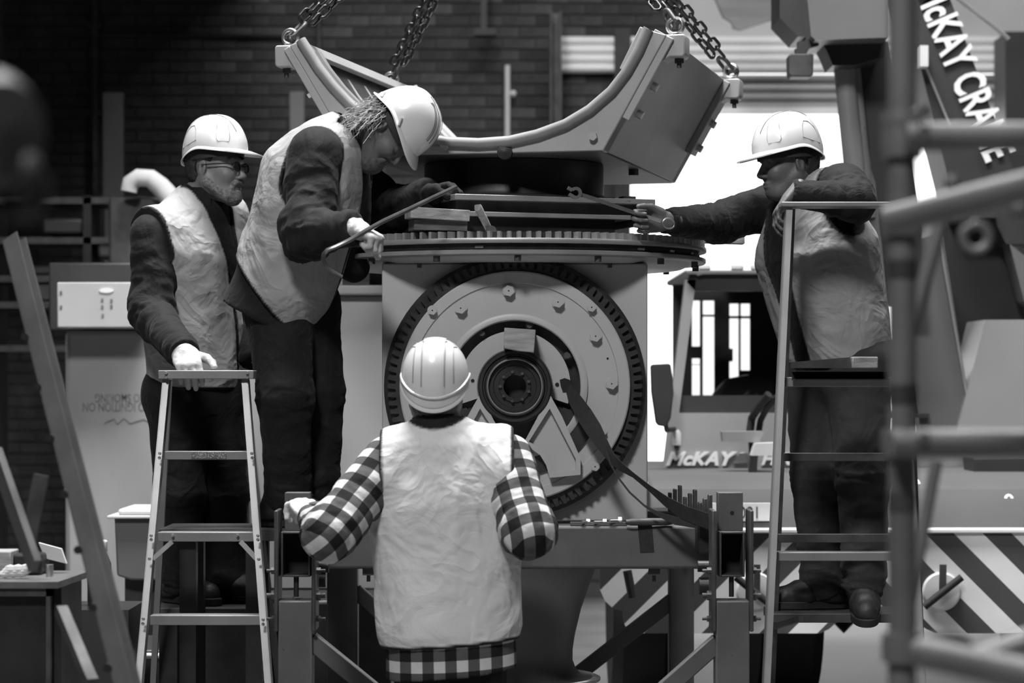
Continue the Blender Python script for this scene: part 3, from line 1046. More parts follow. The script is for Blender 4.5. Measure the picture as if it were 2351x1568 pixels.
def hazard():
    m = bpy.data.materials.new('hazard_chevron_paint')
    m.use_nodes = True
    N, L = m.node_tree.nodes, m.node_tree.links
    b = N['Principled BSDF']
    b.inputs['Roughness'].default_value = 0.45
    tc = N.new('ShaderNodeTexCoord')
    sp = N.new('ShaderNodeSeparateXYZ')
    L.new(tc.outputs['Object'], sp.inputs[0])

    def math_(op, a, b_=None, v=None):
        n = N.new('ShaderNodeMath')
        n.operation = op
        L.new(a, n.inputs[0])
        if b_ is not None:
            L.new(b_, n.inputs[1])
        elif v is not None:
            n.inputs[1].default_value = v
        return n.outputs[0]
    ax = math_('ABSOLUTE', math_('SUBTRACT', sp.outputs[0], v=0.0))
    t = math_('ADD', ax, sp.outputs[2])
    fr = math_('FRACT', math_('MULTIPLY', math_('ADD', t, v=0.045), v=1 / 0.262))
    st_ = math_('GREATER_THAN', fr, v=0.5)
    no = N.new('ShaderNodeTexNoise')
    no.inputs['Scale'].default_value = 5
    rp = N.new('ShaderNodeMapRange')
    rp.inputs['To Min'].default_value = 0.8
    rp.inputs['To Max'].default_value = 1.1
    L.new(tc.outputs['Object'], no.inputs['Vector'])
    L.new(no.outputs[0], rp.inputs['Value'])
    mx = N.new('ShaderNodeMix')
    mx.data_type = 'RGBA'
    mx.inputs['A'].default_value = (0.85, 0.85, 0.85, 1)
    mx.inputs['B'].default_value = (0.075, 0.075, 0.075, 1)
    L.new(st_, mx.inputs['Factor'])
    mu = N.new('ShaderNodeMix')
    mu.data_type = 'RGBA'
    mu.blend_type = 'MULTIPLY'
    mu.inputs['Factor'].default_value = 1.0
    L.new(mx.outputs['Result'], mu.inputs['A'])
    L.new(rp.outputs[0], mu.inputs['B'])
    L.new(mu.outputs['Result'], b.inputs['Base Color'])
    return m


def glass_mat():
    m = bpy.data.materials.new('tinted_cab_glass')
    m.use_nodes = True
    N, L = m.node_tree.nodes, m.node_tree.links
    out = N['Material Output']
    N.remove(N['Principled BSDF'])
    tr = N.new('ShaderNodeBsdfTransparent')
    tr.inputs[0].default_value = (0.72, 0.72, 0.72, 1)
    gl = N.new('ShaderNodeBsdfGlossy')
    gl.inputs['Roughness'].default_value = 0.05
    mx = N.new('ShaderNodeMixShader')
    mx.inputs[0].default_value = 0.06
    L.new(tr.outputs[0], mx.inputs[1])
    L.new(gl.outputs[0], mx.inputs[2])
    L.new(mx.outputs[0], out.inputs[0])
    return m


M_haz, M_glass = hazard(), glass_mat()
YB = 11.0
cxm = P(2012, 0, YB).x
cr = thing('mobile_crane', 'mobile crane with striped chevron bumper, tall cab and lettered boom in front of the doorway', 'crane', (cxm, 13.0, 0))


def cpart(name, poly, Y, th, m, bevel=0.0, parent=None):
    return MB().prism([P(x, y, Y) for x, y in poly], (0, th, 0)).build(name, m, parent or cr, bevel=bevel, smooth=False)


# bumper in local coordinates so the chevron meets on the crane's centre line
zt_, zb_ = P(0, 1222, YB).z, P(0, 1452, YB).z
xL = P(1378, 0, YB).x - cxm
o = None
poly = [(xL, zt_), (xL, P(0, 1355, YB).z), (xL + 0.02, P(0, 1378, YB).z), (xL + 0.06, P(0, 1396, YB).z), (xL + 0.105, P(0, 1402, YB).z), (xL + 0.108, P(0, 1430, YB).z), (xL + 0.13, zb_)]
half = poly + [(-0.26, zb_), (-0.22, zb_ + 0.02), (-0.18, zb_ + 0.055), (-0.09, zb_ + 0.065)]
full = half + [(-x, z) for x, z in reversed(half)]
q = MB().prism([Vector((x, -0.04, z)) for x, z in full], (0, 0.10, 0))
bo = q.build('bumper', M_haz, None, smooth=False)
bo.parent = cr
bo.location = (0, YB - 13.0, 0)
MB().box((cxm + xL + 0.02, YB - 0.06, zt_), (cxm - xL, YB + 0.1, zt_ + 0.018)).build('bumper_top_edge', M_decal, cr, bevel=0.004)
M_rimw = M_plaster
for s_, cxp in ((1, 2162), (-1, 1735)):
    c = P(cxp, 1358, YB - 0.05)
    disc = MB().lathe([(0, 0.0), (0.088, 0.0), (0.088, 0.012), (0.080, 0.022), (0.0, 0.03)], c + Vector((0, 0.012, 0)), (0, -1, 0), 36).build('tow_eye_cover', M_plaster, cr)
    p0, p1 = P(cxp - s_ * 40, 1393, YB - 0.10), P(cxp + s_ * 46, 1325, YB - 0.10)
    MB().cyl(p0, p1, 0.017, 14).build('handle', M_rubber, disc)
    MB().bar(P(cxp + 3, 1296, YB - 0.09), P(cxp + 2, 1360, YB - 0.09), 0.016, 0.03, (0, 1, 0)).build('latch', M_iron, disc)
# front body above the bumper
zt2 = P(0, 1090, 11.5).z
q = MB()
yF = 11.05
prof = [(yF, zt_ + 0.01), (yF + 0.02, zt_ + 0.10), (yF + 0.10, zt_ + 0.19), (yF + 0.3, zt2 - 0.02), (yF + 0.6, zt2), (13.6, zt2), (13.6, 0.55), (yF, 0.55)]
x0 = P(1488, 0, 11.3).x
q.prism([Vector((x0, y, z)) for y, z in prof], (2.65, 0, 0))
q.build('front_body', mat('crane_body_matt_paint', 0.12, 0.85, var=0.1, scale=2, dark=0.15, dthr=0.7, spec=0.12), cr, bevel=0.02)
MB().box((x0 - 0.10, 11.35, zt2 - 0.06), (x0 + 0.14, 12.6, zt2 - 0.03)).build('side_step', M_plaster, cr)
# number plate
pl = MB().box((P(1630, 0, yF).x, yF - 0.012, P(0, 1196, yF).z), (P(1770, 0, yF).x, yF + 0.02, P(0, 1155, yF).z)).build('number_plate', M_clip, cr)
text_mesh('081', 0.078, M_rubber, 'plate_digits', pl, frame(P(1697, 1190, yF - 0.013), (1, 0, 0), (0, 0, 1)), 0.002, 0, 0, 1.05, 0.8)
MB().box((P(1700, 0, yF).x, yF - 0.02, P(0, 1212, yF).z), (P(1772, 0, yF).x, yF + 0.02, P(0, 1199, yF).z)).build('plate_light', M_iron, cr)
for (x, y, t_) in ((2108, 1112, 'O'), (2104, 1165, '4'), (2053, 1110, 'C'), (2050, 1160, '2'), (2330, 1150, '0')):
    Yt = 11.12 if y > 1140 else 11.28
    text_mesh(t_, 0.085, M_decal, 'body_lettering', cr, frame(P(x - 12, y + 12, Yt - 0.02), (1, 0, 0), (0, 0.5, 0.86)), 0.006, 0, 0.002, 1, 1.1, 'CENTER')
# cab
YC = 12.4
cab = [(1574, 642), (1590, 632), (2010, 632), (2010, 1075), (1522, 1075)]
cabm = [(1574, 642), (1522, 1075)]


def xat(y):
    return 1574 + (1522 - 1574) * (y - 642) / (1075 - 642)


cpart('cab_front', [(xat(948), 948), (2010, 948), (2010, 1082), (xat(1082), 1082)], YC, 0.06, M_cpaint)
cpart('cab_pillar', [(xat(642), 642), (xat(642) + 24, 642), (xat(948) + 22, 948), (xat(948), 948)], YC, 0.10, M_cpaint)
cpart('cab_header', [(xat(642) + 3, 648), (1585, 630), (2010, 630), (2010, 668), (xat(668) + 26, 668)], YC, 0.08, M_cdark)
cpart('cab_sill', [(xat(915) + 10, 908), (2010, 908), (2010, 948), (xat(948) + 12, 948)], YC + 0.02, 0.05, M_cdark)
cpart('windscreen', [(xat(660) + 22, 660), (2010, 660), (2010, 920), (xat(920) + 20, 920)], YC + 0.05, 0.006, M_glass)
zc = P(0, 630, YC).z
MB().box((P(1572, 0, YC).x, YC - 0.05, zc), (P(2010, 0, YC).x, YC + 1.5, zc + 0.035)).build('cab_roof', M_plaster, cr, bevel=0.02)
for x in (1615, 1690, 1735, 1765):
    c = P(x, 626, YC)
    MB().box((c.x - 0.03, YC - 0.06, zc + 0.02), (c.x + 0.03, YC, zc + 0.05)).build('roof_lamp', M_plaster, cr, bevel=0.008)
MB().tube([P(x, y, YC - 0.03) for x, y in ((1600, 628), (1640, 618), (1800, 612), (2000, 612))], 0.012, 8).build('roof_rail', M_plaster, cr)
# rear wall of the cab: dark posts leave tall bright slots
YR = 13.7
sc_ = YC / YR
Yb = YR


def bx(x):
    return P(x, 0, Yb).x


def bz(y):
    return P(0, y, Yb).z


cols = [(1545, 1589), (1608, 1614), (1641, 1675), (1697, 1701), (1723, 2010)]
for a, b in cols:
    MB().box((bx(a), Yb, bz(960)), (bx(b), Yb + 0.05, bz(645))).build('rear_post', M_cdark, cr)
for a, b, y0, y1 in ((1589, 1641, 645, 690), (1641, 1723, 645, 697), (1589, 1641, 907, 960), (1675, 1723, 888, 960), (1589, 1608, 795, 823), (1589, 1606, 836, 838),
                     (1613, 1641, 722, 727), (1675, 1723, 725, 731), (1697, 1723, 850, 888), (1675, 1683, 800, 830)):
    MB().box((bx(a), Yb + 0.003, bz(y1)), (bx(b), Yb + 0.04, bz(y0))).build('rear_rail', M_cdark, cr)
MB().box((bx(1530), YC + 0.1, P(0, 960, YC).z), (bx(2050), Yb, P(0, 950, YC).z)).build('cab_floor', M_cdark, cr)
cpart('seat_back', [(1640, 905), (1670, 870), (1720, 860), (1780, 872), (1790, 950), (1640, 950)], 13.2, 0.2, M_cdark, 0.02)
# wing mirror, beacon, lettering
MB().prism([P(x, y, 12.1) for x, y in ((1494, 840), (1498, 836), (1536, 834), (1541, 838), (1547, 900), (1540, 960), (1530, 980), (1512, 978), (1506, 970), (1496, 900))], (0, 0.08, 0)).build('wing_mirror', M_rubber, cr, bevel=0.01)
MB().tube([P(1528, 975, 12.14), P(1530, 988, 12.2), P(1548, 985, 12.4)], 0.012, 8).build('mirror_arm', M_rubber, cr)
c = P(1553, 1022, 12.425)
be = MB().lathe([(0, 0), (0.028, 0), (0.028, 0.02), (0.026, 0.022)], c - Vector((0, 0, 0.02)), n=20).build('beacon', M_rubber, cr)
MB().lathe([(0.033, 0), (0.034, 0.06), (0.028, 0.078), (0, 0.082)], c, n=20).build('beacon_lens', M_plaster, be)
MB().box((c.x - 0.01, 12.34, c.z - 0.024), (c.x + 0.01, 12.42, c.z - 0.014)).build('beacon_bracket', M_rubber, be)
FT = frame(P(1528, 1067, YC - 0.012), (1, 0, 0), (0, 0, 1))
text_mesh('McKAY', 0.094, M_decal, 'door_lettering', cr, FT, 0.006, 0.35, 0.0038, 1.0, 1.12)
text_mesh('HIRE', 0.085, M_decal, 'door_lettering', cr, frame(P(1746, 1066, YC - 0.012), (1, 0, 0), (0, 0, 1)), 0.006, 0.35, 0.003, 1.0, 1.1)
lg = MB()
for k in range(5):
    lg.bar(P(1684 + k * 3, 1062 - k * 5, YC - 0.01), P(1716 + k, 1060 - k * 5, YC - 0.01), 0.012, 0.006, (0, 1, 0))
lg.lathe([(0.018, 0), (0.026, 0.004), (0.034, 0)], P(1706, 1053, YC - 0.004), (0, -1, 0), 20)
lg.build('door_emblem', M_gear, cr)
cpart('step_bracket', [(1658, 991), (1752, 990), (1753, 1000), (1745, 1003), (1745, 1016), (1660, 1014)], 11.9, 0.12, M_cpaint)
cpart('step_leg', [(1720, 1016), (1742, 1016), (1738, 1085), (1722, 1085)], 11.95, 0.05, M_cdark)
cpart('bracket_box', [(1735, 1018), (1792, 1016), (1792, 1046), (1726, 1046)], 11.8, 0.12, M_plaster)
cpart('bracket_leg', [(1722, 1047), (1740, 1047), (1738, 1085), (1720, 1085)], 11.8, 0.06, M_cdark)
MB().tube([P(1722, 990, 12.1), P(1726, 960, 12.1), P(1745, 930, 12.0), P(1765, 905, 11.95)], 0.02, 8).build('hydraulic_hose', M_rubber, cr)
MB().tube([P(1742, 990, 12.1), P(1746, 965, 12.1), P(1762, 935, 12.0), P(1785, 910, 11.95)], 0.016, 8).build('hydraulic_hose', M_rubber, cr)
# tyres and under-body
for xx in (1480, 1822):
    c = P(xx, 0, 11.6)
    MB().lathe([(0.0, -0.14), (0.30, -0.14), (0.50, -0.15), (0.55, -0.10), (0.55, 0.10), (0.50, 0.15), (0.30, 0.14), (0.0, 0.14)], (c.x, 12.1, 0.55), (1, 0, 0), 40).build('tyre', M_rubber, cr)
MB().lathe([(0.0, -0.14), (0.30, -0.14), (0.50, -0.15), (0.55, -0.10), (0.55, 0.10), (0.50, 0.15), (0.30, 0.14), (0.0, 0.14)], (cxm * 2 - P(1480, 0, 11.6).x, 12.1, 0.55), (1, 0, 0), 40).build('tyre', M_rubber, cr)
MB().lathe([(0.0, -0.2), (0.08, -0.2), (0.12, -0.08), (0.2, 0.0), (0.12, 0.08), (0.08, 0.2), (0, 0.2)], (cxm, 12.1, 0.55), (1, 0, 0), 24).build('differential', M_cdark, cr)
MB().box((P(1540, 0, 11.4).x, 11.3, 0.45), (cxm - 0.45, 11.5, 0.62)).build('under_beam', M_cdark, cr)
MB().cyl(P(1440, 1310, 10.85), P(1452, 1372, 10.85), 0.02, 8).build('hook_bracket', M_cdark, cr)
# superstructure to the right
YS = 12.6
cpart('turret_cover', [(2060, 1005), (2351, 990), (2480, 990), (2480, 1080), (2060, 1080)], YS, 0.8, M_cpaint)
cpart('engine_block', [(2235, 1050), (2360, 1048), (2365, 1098), (2240, 1098)], 11.9, 0.3, M_cdark, 0.01)
cpart('mudguard', [(2262, 734), (2420, 734), (2380, 1000), (2195, 1000)], 12.5, 0.5, M_cpaint)
cpart('counterweight', [(2150, 480), (2300, 480), (2318, 610), (2360, 640), (2420, 700), (2420, 800), (2160, 800)], 13.2, 0.6, M_cdark)
cpart('brace_panel', [(2318, 560), (2420, 640), (2420, 735), (2351, 690)], 12.9, 0.2, M_cmid)
cpart('mast_side', [(2150, 540), (2164, 540), (2236, 990), (2200, 1000), (2115, 1000), (2045, 560)], 12.55, 0.16, M_cmid)
MB().bar(P(2154, 540, 12.52), P(2234, 995, 12.52), 0.012, 0.03, (1, 0, 0)).build('mast_edge', M_gear, cr)
cpart('cowl_panel', [(2096, 755), (2118, 760), (2138, 880), (2125, 905)], 12.8, 0.05, M_cpaint)
# lift cylinder
MB().cyl(P(1934, 118, 12.2), P(1972, 500, 12.2), 0.052, 24).build('lift_cylinder', M_cpaint, cr)
MB().cyl(P(1958, 118, 12.25), P(1996, 500, 12.25), 0.03, 20).build('lift_rod', M_gear, cr)
MB().prism([P(x, y, 12.3) for x, y in ((1952, 95), (2040, 95), (2115, 520), (2120, 700), (2040, 700), (2000, 380))], (0, 0.3, 0)).build('lift_arm', M_cdark, cr)
MB().prism([P(x, y, 12.0) for x, y in ((1885, 92), (2035, 86), (2030, 130), (1960, 150), (1912, 150), (1900, 120))], (0, 0.3, 0)).build('boom_foot', M_cdark, cr)
MB().prism([P(x, y, 12.25) for x, y in ((1960, 370), (1994, 372), (2010, 420), (2060, 900), (1985, 900))], (0, 0.2, 0)).build('cylinder_sleeve', M_cmid, cr)
# boom box overhead and its facet
cpart('boom_box', [(1848, -60), (2040, -60), (2040, 86), (1872, 92), (1862, 82)], 11.8, 0.5, M_cmid)
cpart('boom_facet', [(1790, -60), (1846, -60), (1862, 84), (1832, 84), (1790, 40)], 12.0, 0.4, M_cdark)
wl = cpart('work_lamp', [(1814, 123), (1866, 123), (1868, 128), (1867, 170), (1862, 176), (1817, 176), (1812, 170), (1811, 128)], 11.9, 0.12, M_iron, 0.006)
cpart('lamp_bracket', [(1832, 95), (1880, 93), (1880, 104), (1858, 112), (1852, 123), (1828, 123), (1826, 112), (1832, 108)], 11.92, 0.05, M_cdark, parent=wl)
# lettered boom running down to the right
cpart('boom_side', [(2085, -60), (2160, -60), (2345, 440), (2380, 560), (2310, 560), (2270, 480)], 12.9, 0.45, M_cdark)
cpart('boom_lower_plate', [(2060, -60), (2085, -60), (2290, 500), (2200, 500), (2112, 150)], 12.85, 0.45, M_cdark)
MB().bar(P(2120, 140, 12.83), P(2182, 292, 12.83), 0.012, 0.012, (0, 1, 0)).build('boom_seam', M_gear, cr)
a0 = P(2328, 425, 12.88)
a1 = P(2120, -60, 12.88)
text_mesh('McKAY CRANE', 0.24, M_decal, 'boom_lettering', cr, frame(P(2098, -20, 12.885), P(2292, 436, 12.885) - P(2098, -20, 12.885), Vector((0.6, 0, 0.9))), 0.004, 0.0, 0.006, 1.0, 0.62)
q = MB().box((P(2105, 0, 12.8).x, 12.7, P(0, 158, 12.8).z), (P(2124, 0, 12.8).x, 12.8, P(0, 110, 12.8).z)).build('marker_lamp', M_plaster, cr)
MB().tube([P(2190, -10, 13.5), P(2306, 80, 13.5), P(2316, 90, 13.5)], 0.012, 6).build('boom_cable', M_gear, cr)

# grey panel put in as the shadow shapes above the doorway
M_lintel_shade = mat('lintel_shadow_grey', 0.22, 0.7, var=0.15, scale=3, stretch=(1, 1, 5))
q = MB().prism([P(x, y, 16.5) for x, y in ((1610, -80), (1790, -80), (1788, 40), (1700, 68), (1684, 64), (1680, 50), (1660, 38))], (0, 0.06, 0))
tag(q.build('lintel_shadow_panel', M_lintel_shade, smooth=False), 'grey panel standing in for shadow above the roller door left of the boom', 'shadow panel')
q = MB()
q.box((P(2295, 0, 17).x, 16.8, 0), (P(2420, 0, 17).x, 17.2, P(0, 85, 17).z))
tag(q.build('steel_column', M_cdark), 'wide dark column at the right side of the doorway behind the boom', 'column')

# ================================================================== step ladders


def stepladder(name, label, rails, rear, steps, cap, extra=None, group=None, caps_m=M_alu):
    root = thing(name, label, 'ladder', (rails[0][1].x, rails[0][1].y, 0), group)
    for p0, p1 in rails:
        d = (p1 - p0)
        p2 = p0 + d * (p0.z / (p0.z - p1.z))
        MB().channel(p0, p2, 0.06, 0.022, 0.003, (0, 1, 0), 1 if p0.x < cap[0].x + 0.1 else -1).build('front_rail', M_alu, root)
    for p0, p1 in rear:
        d = (p1 - p0)
        p2 = p0 + d * (p0.z / (p0.z - p1.z))
        MB().bar(p0, p2, 0.022, 0.03, (1, 0, 0)).build('rear_rail', M_alu, root)
    MB().box((cap[0].x, cap[0].y, cap[1].z), (cap[1].x, cap[1].y, cap[0].z)).build('top_cap', caps_m, root, bevel=0.003)
    for (a, b, h, dep, m) in steps:
        o = MB().box((a.x, a.y, a.z - h), (b.x, a.y + dep, a.z)).build('step', m, root, bevel=0.002)
    return root


# left ladder, its cap under the first man's glove
LA = stepladder('step_ladder', 'aluminium step ladder at left, gripped at its top by the man with glasses',
                [(P(377, 868, 8.750), P(313, 1568, 8.400)), (P(570, 868, 8.750), P(624, 1568, 8.400))],
                [(P(388, 872, 8.850), P(352, 1568, 9.300)), (P(562, 872, 8.850), P(640, 1568, 9.300))],
                [(P(378, 1036, 8.650), P(571, 1036, 8.650), 0.030, 0.085, M_alu), (P(362, 1222, 8.550), P(588, 1222, 8.550), 0.033, 0.085, M_alu),
                 (P(344, 1413, 8.460), P(600, 1413, 8.460), 0.034, 0.085, M_alu), (P(330, 1600, 8.370), P(620, 1600, 8.370), 0.034, 0.085, M_alu)],
                (P(363, 850, 8.695), Vector((P(579, 0, 8.650).x, 8.810, P(0, 870, 8.695).z))))
for (x, y, Y) in ((381, 856, 8.690), (381, 866, 8.690), (568, 856, 8.690), (568, 866, 8.690), (367, 1041, 8.590), (366, 1051, 8.590), (578, 1041, 8.590), (579, 1051, 8.590), (347, 1230, 8.490), (347, 1239, 8.490),
                  (396, 1229, 8.540), (545, 1229, 8.540), (592, 1230, 8.490), (592, 1239, 8.490), (329, 1421, 8.400), (328, 1432, 8.400), (604, 1423, 8.400), (604, 1433, 8.400), (343, 1283, 8.470), (594, 1284, 8.470)):
    MB().ball(P(x, y, Y), 0.0062, 8).build('rivet', M_steel, LA)
for a, b in (((395, 1244), (350, 1284)), ((553, 1244), (590, 1284))):
    MB().bar(P(*a, 8.550), P(*b, 8.520), 0.014, 0.016, (0, 1, 0)).build('step_brace', M_alu, LA)
MB().box((P(439, 0, 8.640).x, 8.646, P(0, 1053, 8.640).z), (P(519, 0, 8.640).x, 8.649, P(0, 1038, 8.640).z)).build('safety_sticker', mat('scuffed_sticker', 0.12, 0.6, var=0.3, scale=40, dark=0.45, dthr=0.52), LA)

# right ladder
RA = stepladder('step_ladder', 'tall aluminium step ladder at right, leaned on by the man with the spanner',
                [(P(1804, 474, 8.75), P(1752, 1568, 8.35)), (P(2062, 474, 8.75), P(2122, 1568, 8.35))],
                [],
                [(P(1803, 866, 8.62), P(2075, 866, 8.62), 0.034, 0.085, M_alu), (P(1786, 1268, 8.47), P(2100, 1268, 8.47), 0.030, 0.075, M_alu),
                 (P(1800, 1040, 8.78), P(2080, 1040, 8.78), 0.030, 0.03, M_iron), (P(1786, 1226, 8.95), P(2080, 1226, 8.95), 0.032, 0.03, M_iron),
                 (P(1772, 1409, 9.06), P(2112, 1409, 9.06), 0.034, 0.30, M_iron)],
                (P(1795, 463, 8.70), Vector((P(2072, 0, 8.7).x, 8.82, P(0, 474, 8.70).z))))
for s_, px0, px1 in ((-1, 1818, 1772), (1, 2072, 2118)):
    MB().bar(P(px0, 478, 8.85), P(px1, 1568, 9.25), 0.022, 0.035, (1, 0, 0)).build('rear_rail', M_iron, RA)
MB().bar(P(1772, 1440, 9.1), P(1840, 1420, 8.9), 0.02, 0.02).build('step_brace', M_iron, RA)
# paint tray shelf with a box and a packet on it
SH = MB().channel(P(1818, 862, 8.60), P(2040, 862, 8.60), 0.034, 0.10, 0.004, (0, 0, 1), 1).build('tool_tray', M_black, RA)
q = MB().prism([P(1812, 832, 8.66), P(1952, 820, 8.66), P(1956, 845, 8.66), P(1812, 845, 8.66)], (0, 0.06, 0))
tag(q.build('saw_case', M_iron), 'dark flat wedge of steel lying on the right ladder\'s shelf', 'tool')
q = MB().box((P(1957, 0, 8.64).x, 8.64, P(0, 845, 8.64).z), (P(2016, 0, 8.64).x, 8.70, P(0, 819, 8.64).z))
tag(q.build('tape_packet', M_wood, bevel=0.004), 'small pale taped packet on the right ladder\'s shelf', 'packet')

# planks the men stand on
M_plank = mat('dark_dirty_plank', 0.05, 0.8, var=0.4, scale=5, stretch=(1, 6, 6), bump=0.2, bscale=30)
pk = thing('trestle_platform', 'dark plank on trestle legs under the bent man\'s boots', 'platform', (P(520, 0, 9).x, 9.0, 0))
z1 = P(0, 1214, 8.85).z
MB().box((P(365, 0, 8.85).x, 8.85, z1 - 0.045), (P(765, 0, 8.85).x, 9.2, z1)).build('plank', M_plank, pk, bevel=0.004)
for x in (440, 590):
    for y in (8.92, 9.14):
        MB().box((P(x, 0, 9).x - 0.03, y - 0.03, 0), (P(x, 0, 9).x + 0.03, y + 0.03, z1 - 0.045)).build('trestle_leg', M_black, pk)
pk2 = thing('low_platform', 'low dark plank platform under the boots of the man with glasses', 'platform', (P(480, 0, 9.6).x, 9.6, 0))
z2 = P(0, 1396, 9.3).z
MB().box((P(352, 0, 9.3).x, 9.3, z2 - 0.04), (P(645, 0, 9.3).x, 9.85, z2)).build('plank', M_plank, pk2, bevel=0.004)
for x in (400, 610):
    for y in (9.36, 9.75):
        MB().box((P(x, 0, 9.5).x - 0.035, y - 0.03, 0), (P(x, 0, 9.5).x + 0.035, y + 0.03, z2 - 0.04)).build('trestle_leg', M_black, pk2)

# ================================================================== scaffold tower close to the lens at right
M_tube = mat('galvanised_scaffold_tube', 0.21, 0.5, 0.4, var=0.2, scale=6, dark=0.15, dthr=0.66)
sf = thing('scaffold_tower', 'out of focus galvanised scaffold tubes standing close to the camera at right', 'scaffold', (P(2072, 0, 4.1).x, 4.1, 0))
px_ = P(2071, 0, 4.1)
MB().cyl((px_.x, 4.1, 0), (px_.x, 4.1, 2.6), 0.0242, 24).build('upright', M_tube, sf)
MB().cyl(P(2080, 315, 4.05), P(2480, 312, 4.05), 0.0242, 24).build('ledger', M_tube, sf)
MB().cyl(P(2040, 508, 3.9), P(2480, 396, 3.7), 0.0242, 24).build('ledger', M_tube, sf)
MB().cyl(P(2048, 1018, 4.05), P(2480, 1018, 4.05), 0.0242, 24).build('ledger', M_tube, sf)
MB().cyl(P(2164, 500, 4.6), P(2050, 900, 4.6), 0.014, 16).build('diagonal_tube', M_tube, sf)
MB().cyl(P(2150, 1058, 4.6), P(2086, 1400, 4.6), 0.012, 16).build('diagonal_tube', M_tube, sf)
MB().cyl(P(2120, 1500, 3.6), P(2480, 1575, 3.3), 0.0242, 20).build('base_tube', M_tube, sf)
MB().cyl(P(2240, 1520, 3.8), P(2480, 1432, 3.8), 0.0242, 20).build('base_tube', M_tube, sf)
for (y, w_) in ((325, 0.05), (505, 0.05), (1018, 0.045), (1490, 0.05), (275, 0.03)):
    c = P(2075, y, 4.07)
    MB().lathe([(0.025, -w_ / 2), (0.034, -w_ / 2), (0.036, 0), (0.034, w_ / 2), (0.025, w_ / 2)], (px_.x, 4.1, c.z), n=20).build('coupler', M_tube, sf)
    MB().cyl(c + Vector((0.012, -0.03, 0.005)), c + Vector((0.03, -0.05, 0.01)), 0.011, 6).build('coupler_bolt', M_steel, sf)
for y in (618, 1152, 905):
    MB().cyl((px_.x, 4.1, P(0, y + 22, 4.1).z), (px_.x, 4.1, P(0, y - 22, 4.1).z), 0.0255, 20).build('marking_band', M_iron, sf)
c = P(2240, 545, 4.0)
MB().tube([c + Vector((0.022 * math.cos(t), 0, 0.022 * math.sin(t))) for t in [2 * math.pi * i / 16 for i in range(16)]], 0.008, 8, closed=True).build('lock_ring', M_tube, sf)
for (x, y, r) in ((2186, 418, 0.014), (2340, 480, 0.018), (2215, 500, 0.012)):
    MB().ball(P(x, y, 4.0), r, 12).build('wedge_pin', M_tube, sf)
MB().ball(P(2170, 1482, 3.8), 0.028, 12, (1.6, 1, 0.8)).build('base_clamp', M_rubber, sf)

# ================================================================== left side background and foreground
M_white2 = mat('white_carton', 0.44, 0.7, var=0.07, scale=4, dark=0.35, dthr=0.74)
M_pale2 = mat('pale_steel_locker', 0.30, 0.6, var=0.15, scale=2.2, dark=0.26, dthr=0.66, stretch=(1, 1, 0.5))
YL = 12.5
lk = thing('steel_locker', 'tall pale locker with faded stencilled lettering behind the left ladder', 'locker', (P(250, 0, YL).x, YL + 0.3, 0))
z0, z1_ = 0.18, P(0, 757, YL).z
MB().box((P(148, 0, YL).x, YL, z0), (P(420, 0, YL).x, YL + 0.6, z1_)).build('locker_body', M_pale2, lk, bevel=0.03)
MB().box((P(160, 0, YL).x, YL + 0.05, 0), (P(410, 0, YL).x, YL + 0.5, z0)).build('locker_plinth', M_black, lk)
M_st = mat('faded_stencil_ink', 0.16, 0.8, var=0.4, scale=20)
Rt = frame(P(345, 898, YL - 0.001), (-1, 0, 0), (0, 0, -1))
text_mesh('NO SMOKING', 0.062, M_st, 'stencil_lettering', lk, frame(P(336, 905, YL + 0.0), (-1, 0, 0), (0, 0, -1)), 0.0008, 0, 0.001, 1.0, 0.68)
text_mesh('NO IGNITION ON', 0.066, M_st, 'stencil_lettering', lk, frame(P(348, 925, YL + 0.0), (-1, 0, 0), (0, 0, -1)), 0.0008, 0, 0.001, 1.0, 0.66)
MB().tube([P(x, y, YL - 0.001) for x, y in ((240, 972), (262, 962), (270, 974), (285, 960), (300, 972), (330, 962), (345, 970))], 0.003, 6).build('script_scrawl', M_st, lk)
bxo = thing('carton', 'white box with small printed marks lying on top of the pale locker', 'carton', (P(220, 0, 12.3).x, 12.5, z1_))
MB().box((P(131, 0, 12.25).x, 12.25, z1_ + 0.005), (P(322, 0, 12.25).x, 12.75, P(0, 648, 12.25).z)).build('carton_body', M_white2, bxo, bevel=0.006)
for x, y in ((235, 688), (256, 690), (235, 704), (256, 703), (236, 724), (140, 672), (140, 705)):
    c = P(x, y, 12.249)
    MB().box((c.x - 0.006, 12.246, c.z - 0.008), (c.x + 0.006, 12.252, c.z + 0.008)).build('printed_mark', M_st, bxo)
c = P(244, 667, 12.245)
MB().prism([c + Vector((0.036 * math.cos(t), 0, 0.012 * math.sin(t))) for t in [2 * math.pi * i / 16 for i in range(16)]], (0, 0.01, 0)).build('hand_slot', M_decal, bxo)
tag(MB().box((P(120, 0, 12.9).x, 12.8, z1_ + 0.002), (P(360, 0, 12.9).x, 13.05, P(0, 605, 12.9).z)).build('storage_crate', M_cdark, bevel=0.01), 'dark crate behind the white box at the left wall', 'crate')
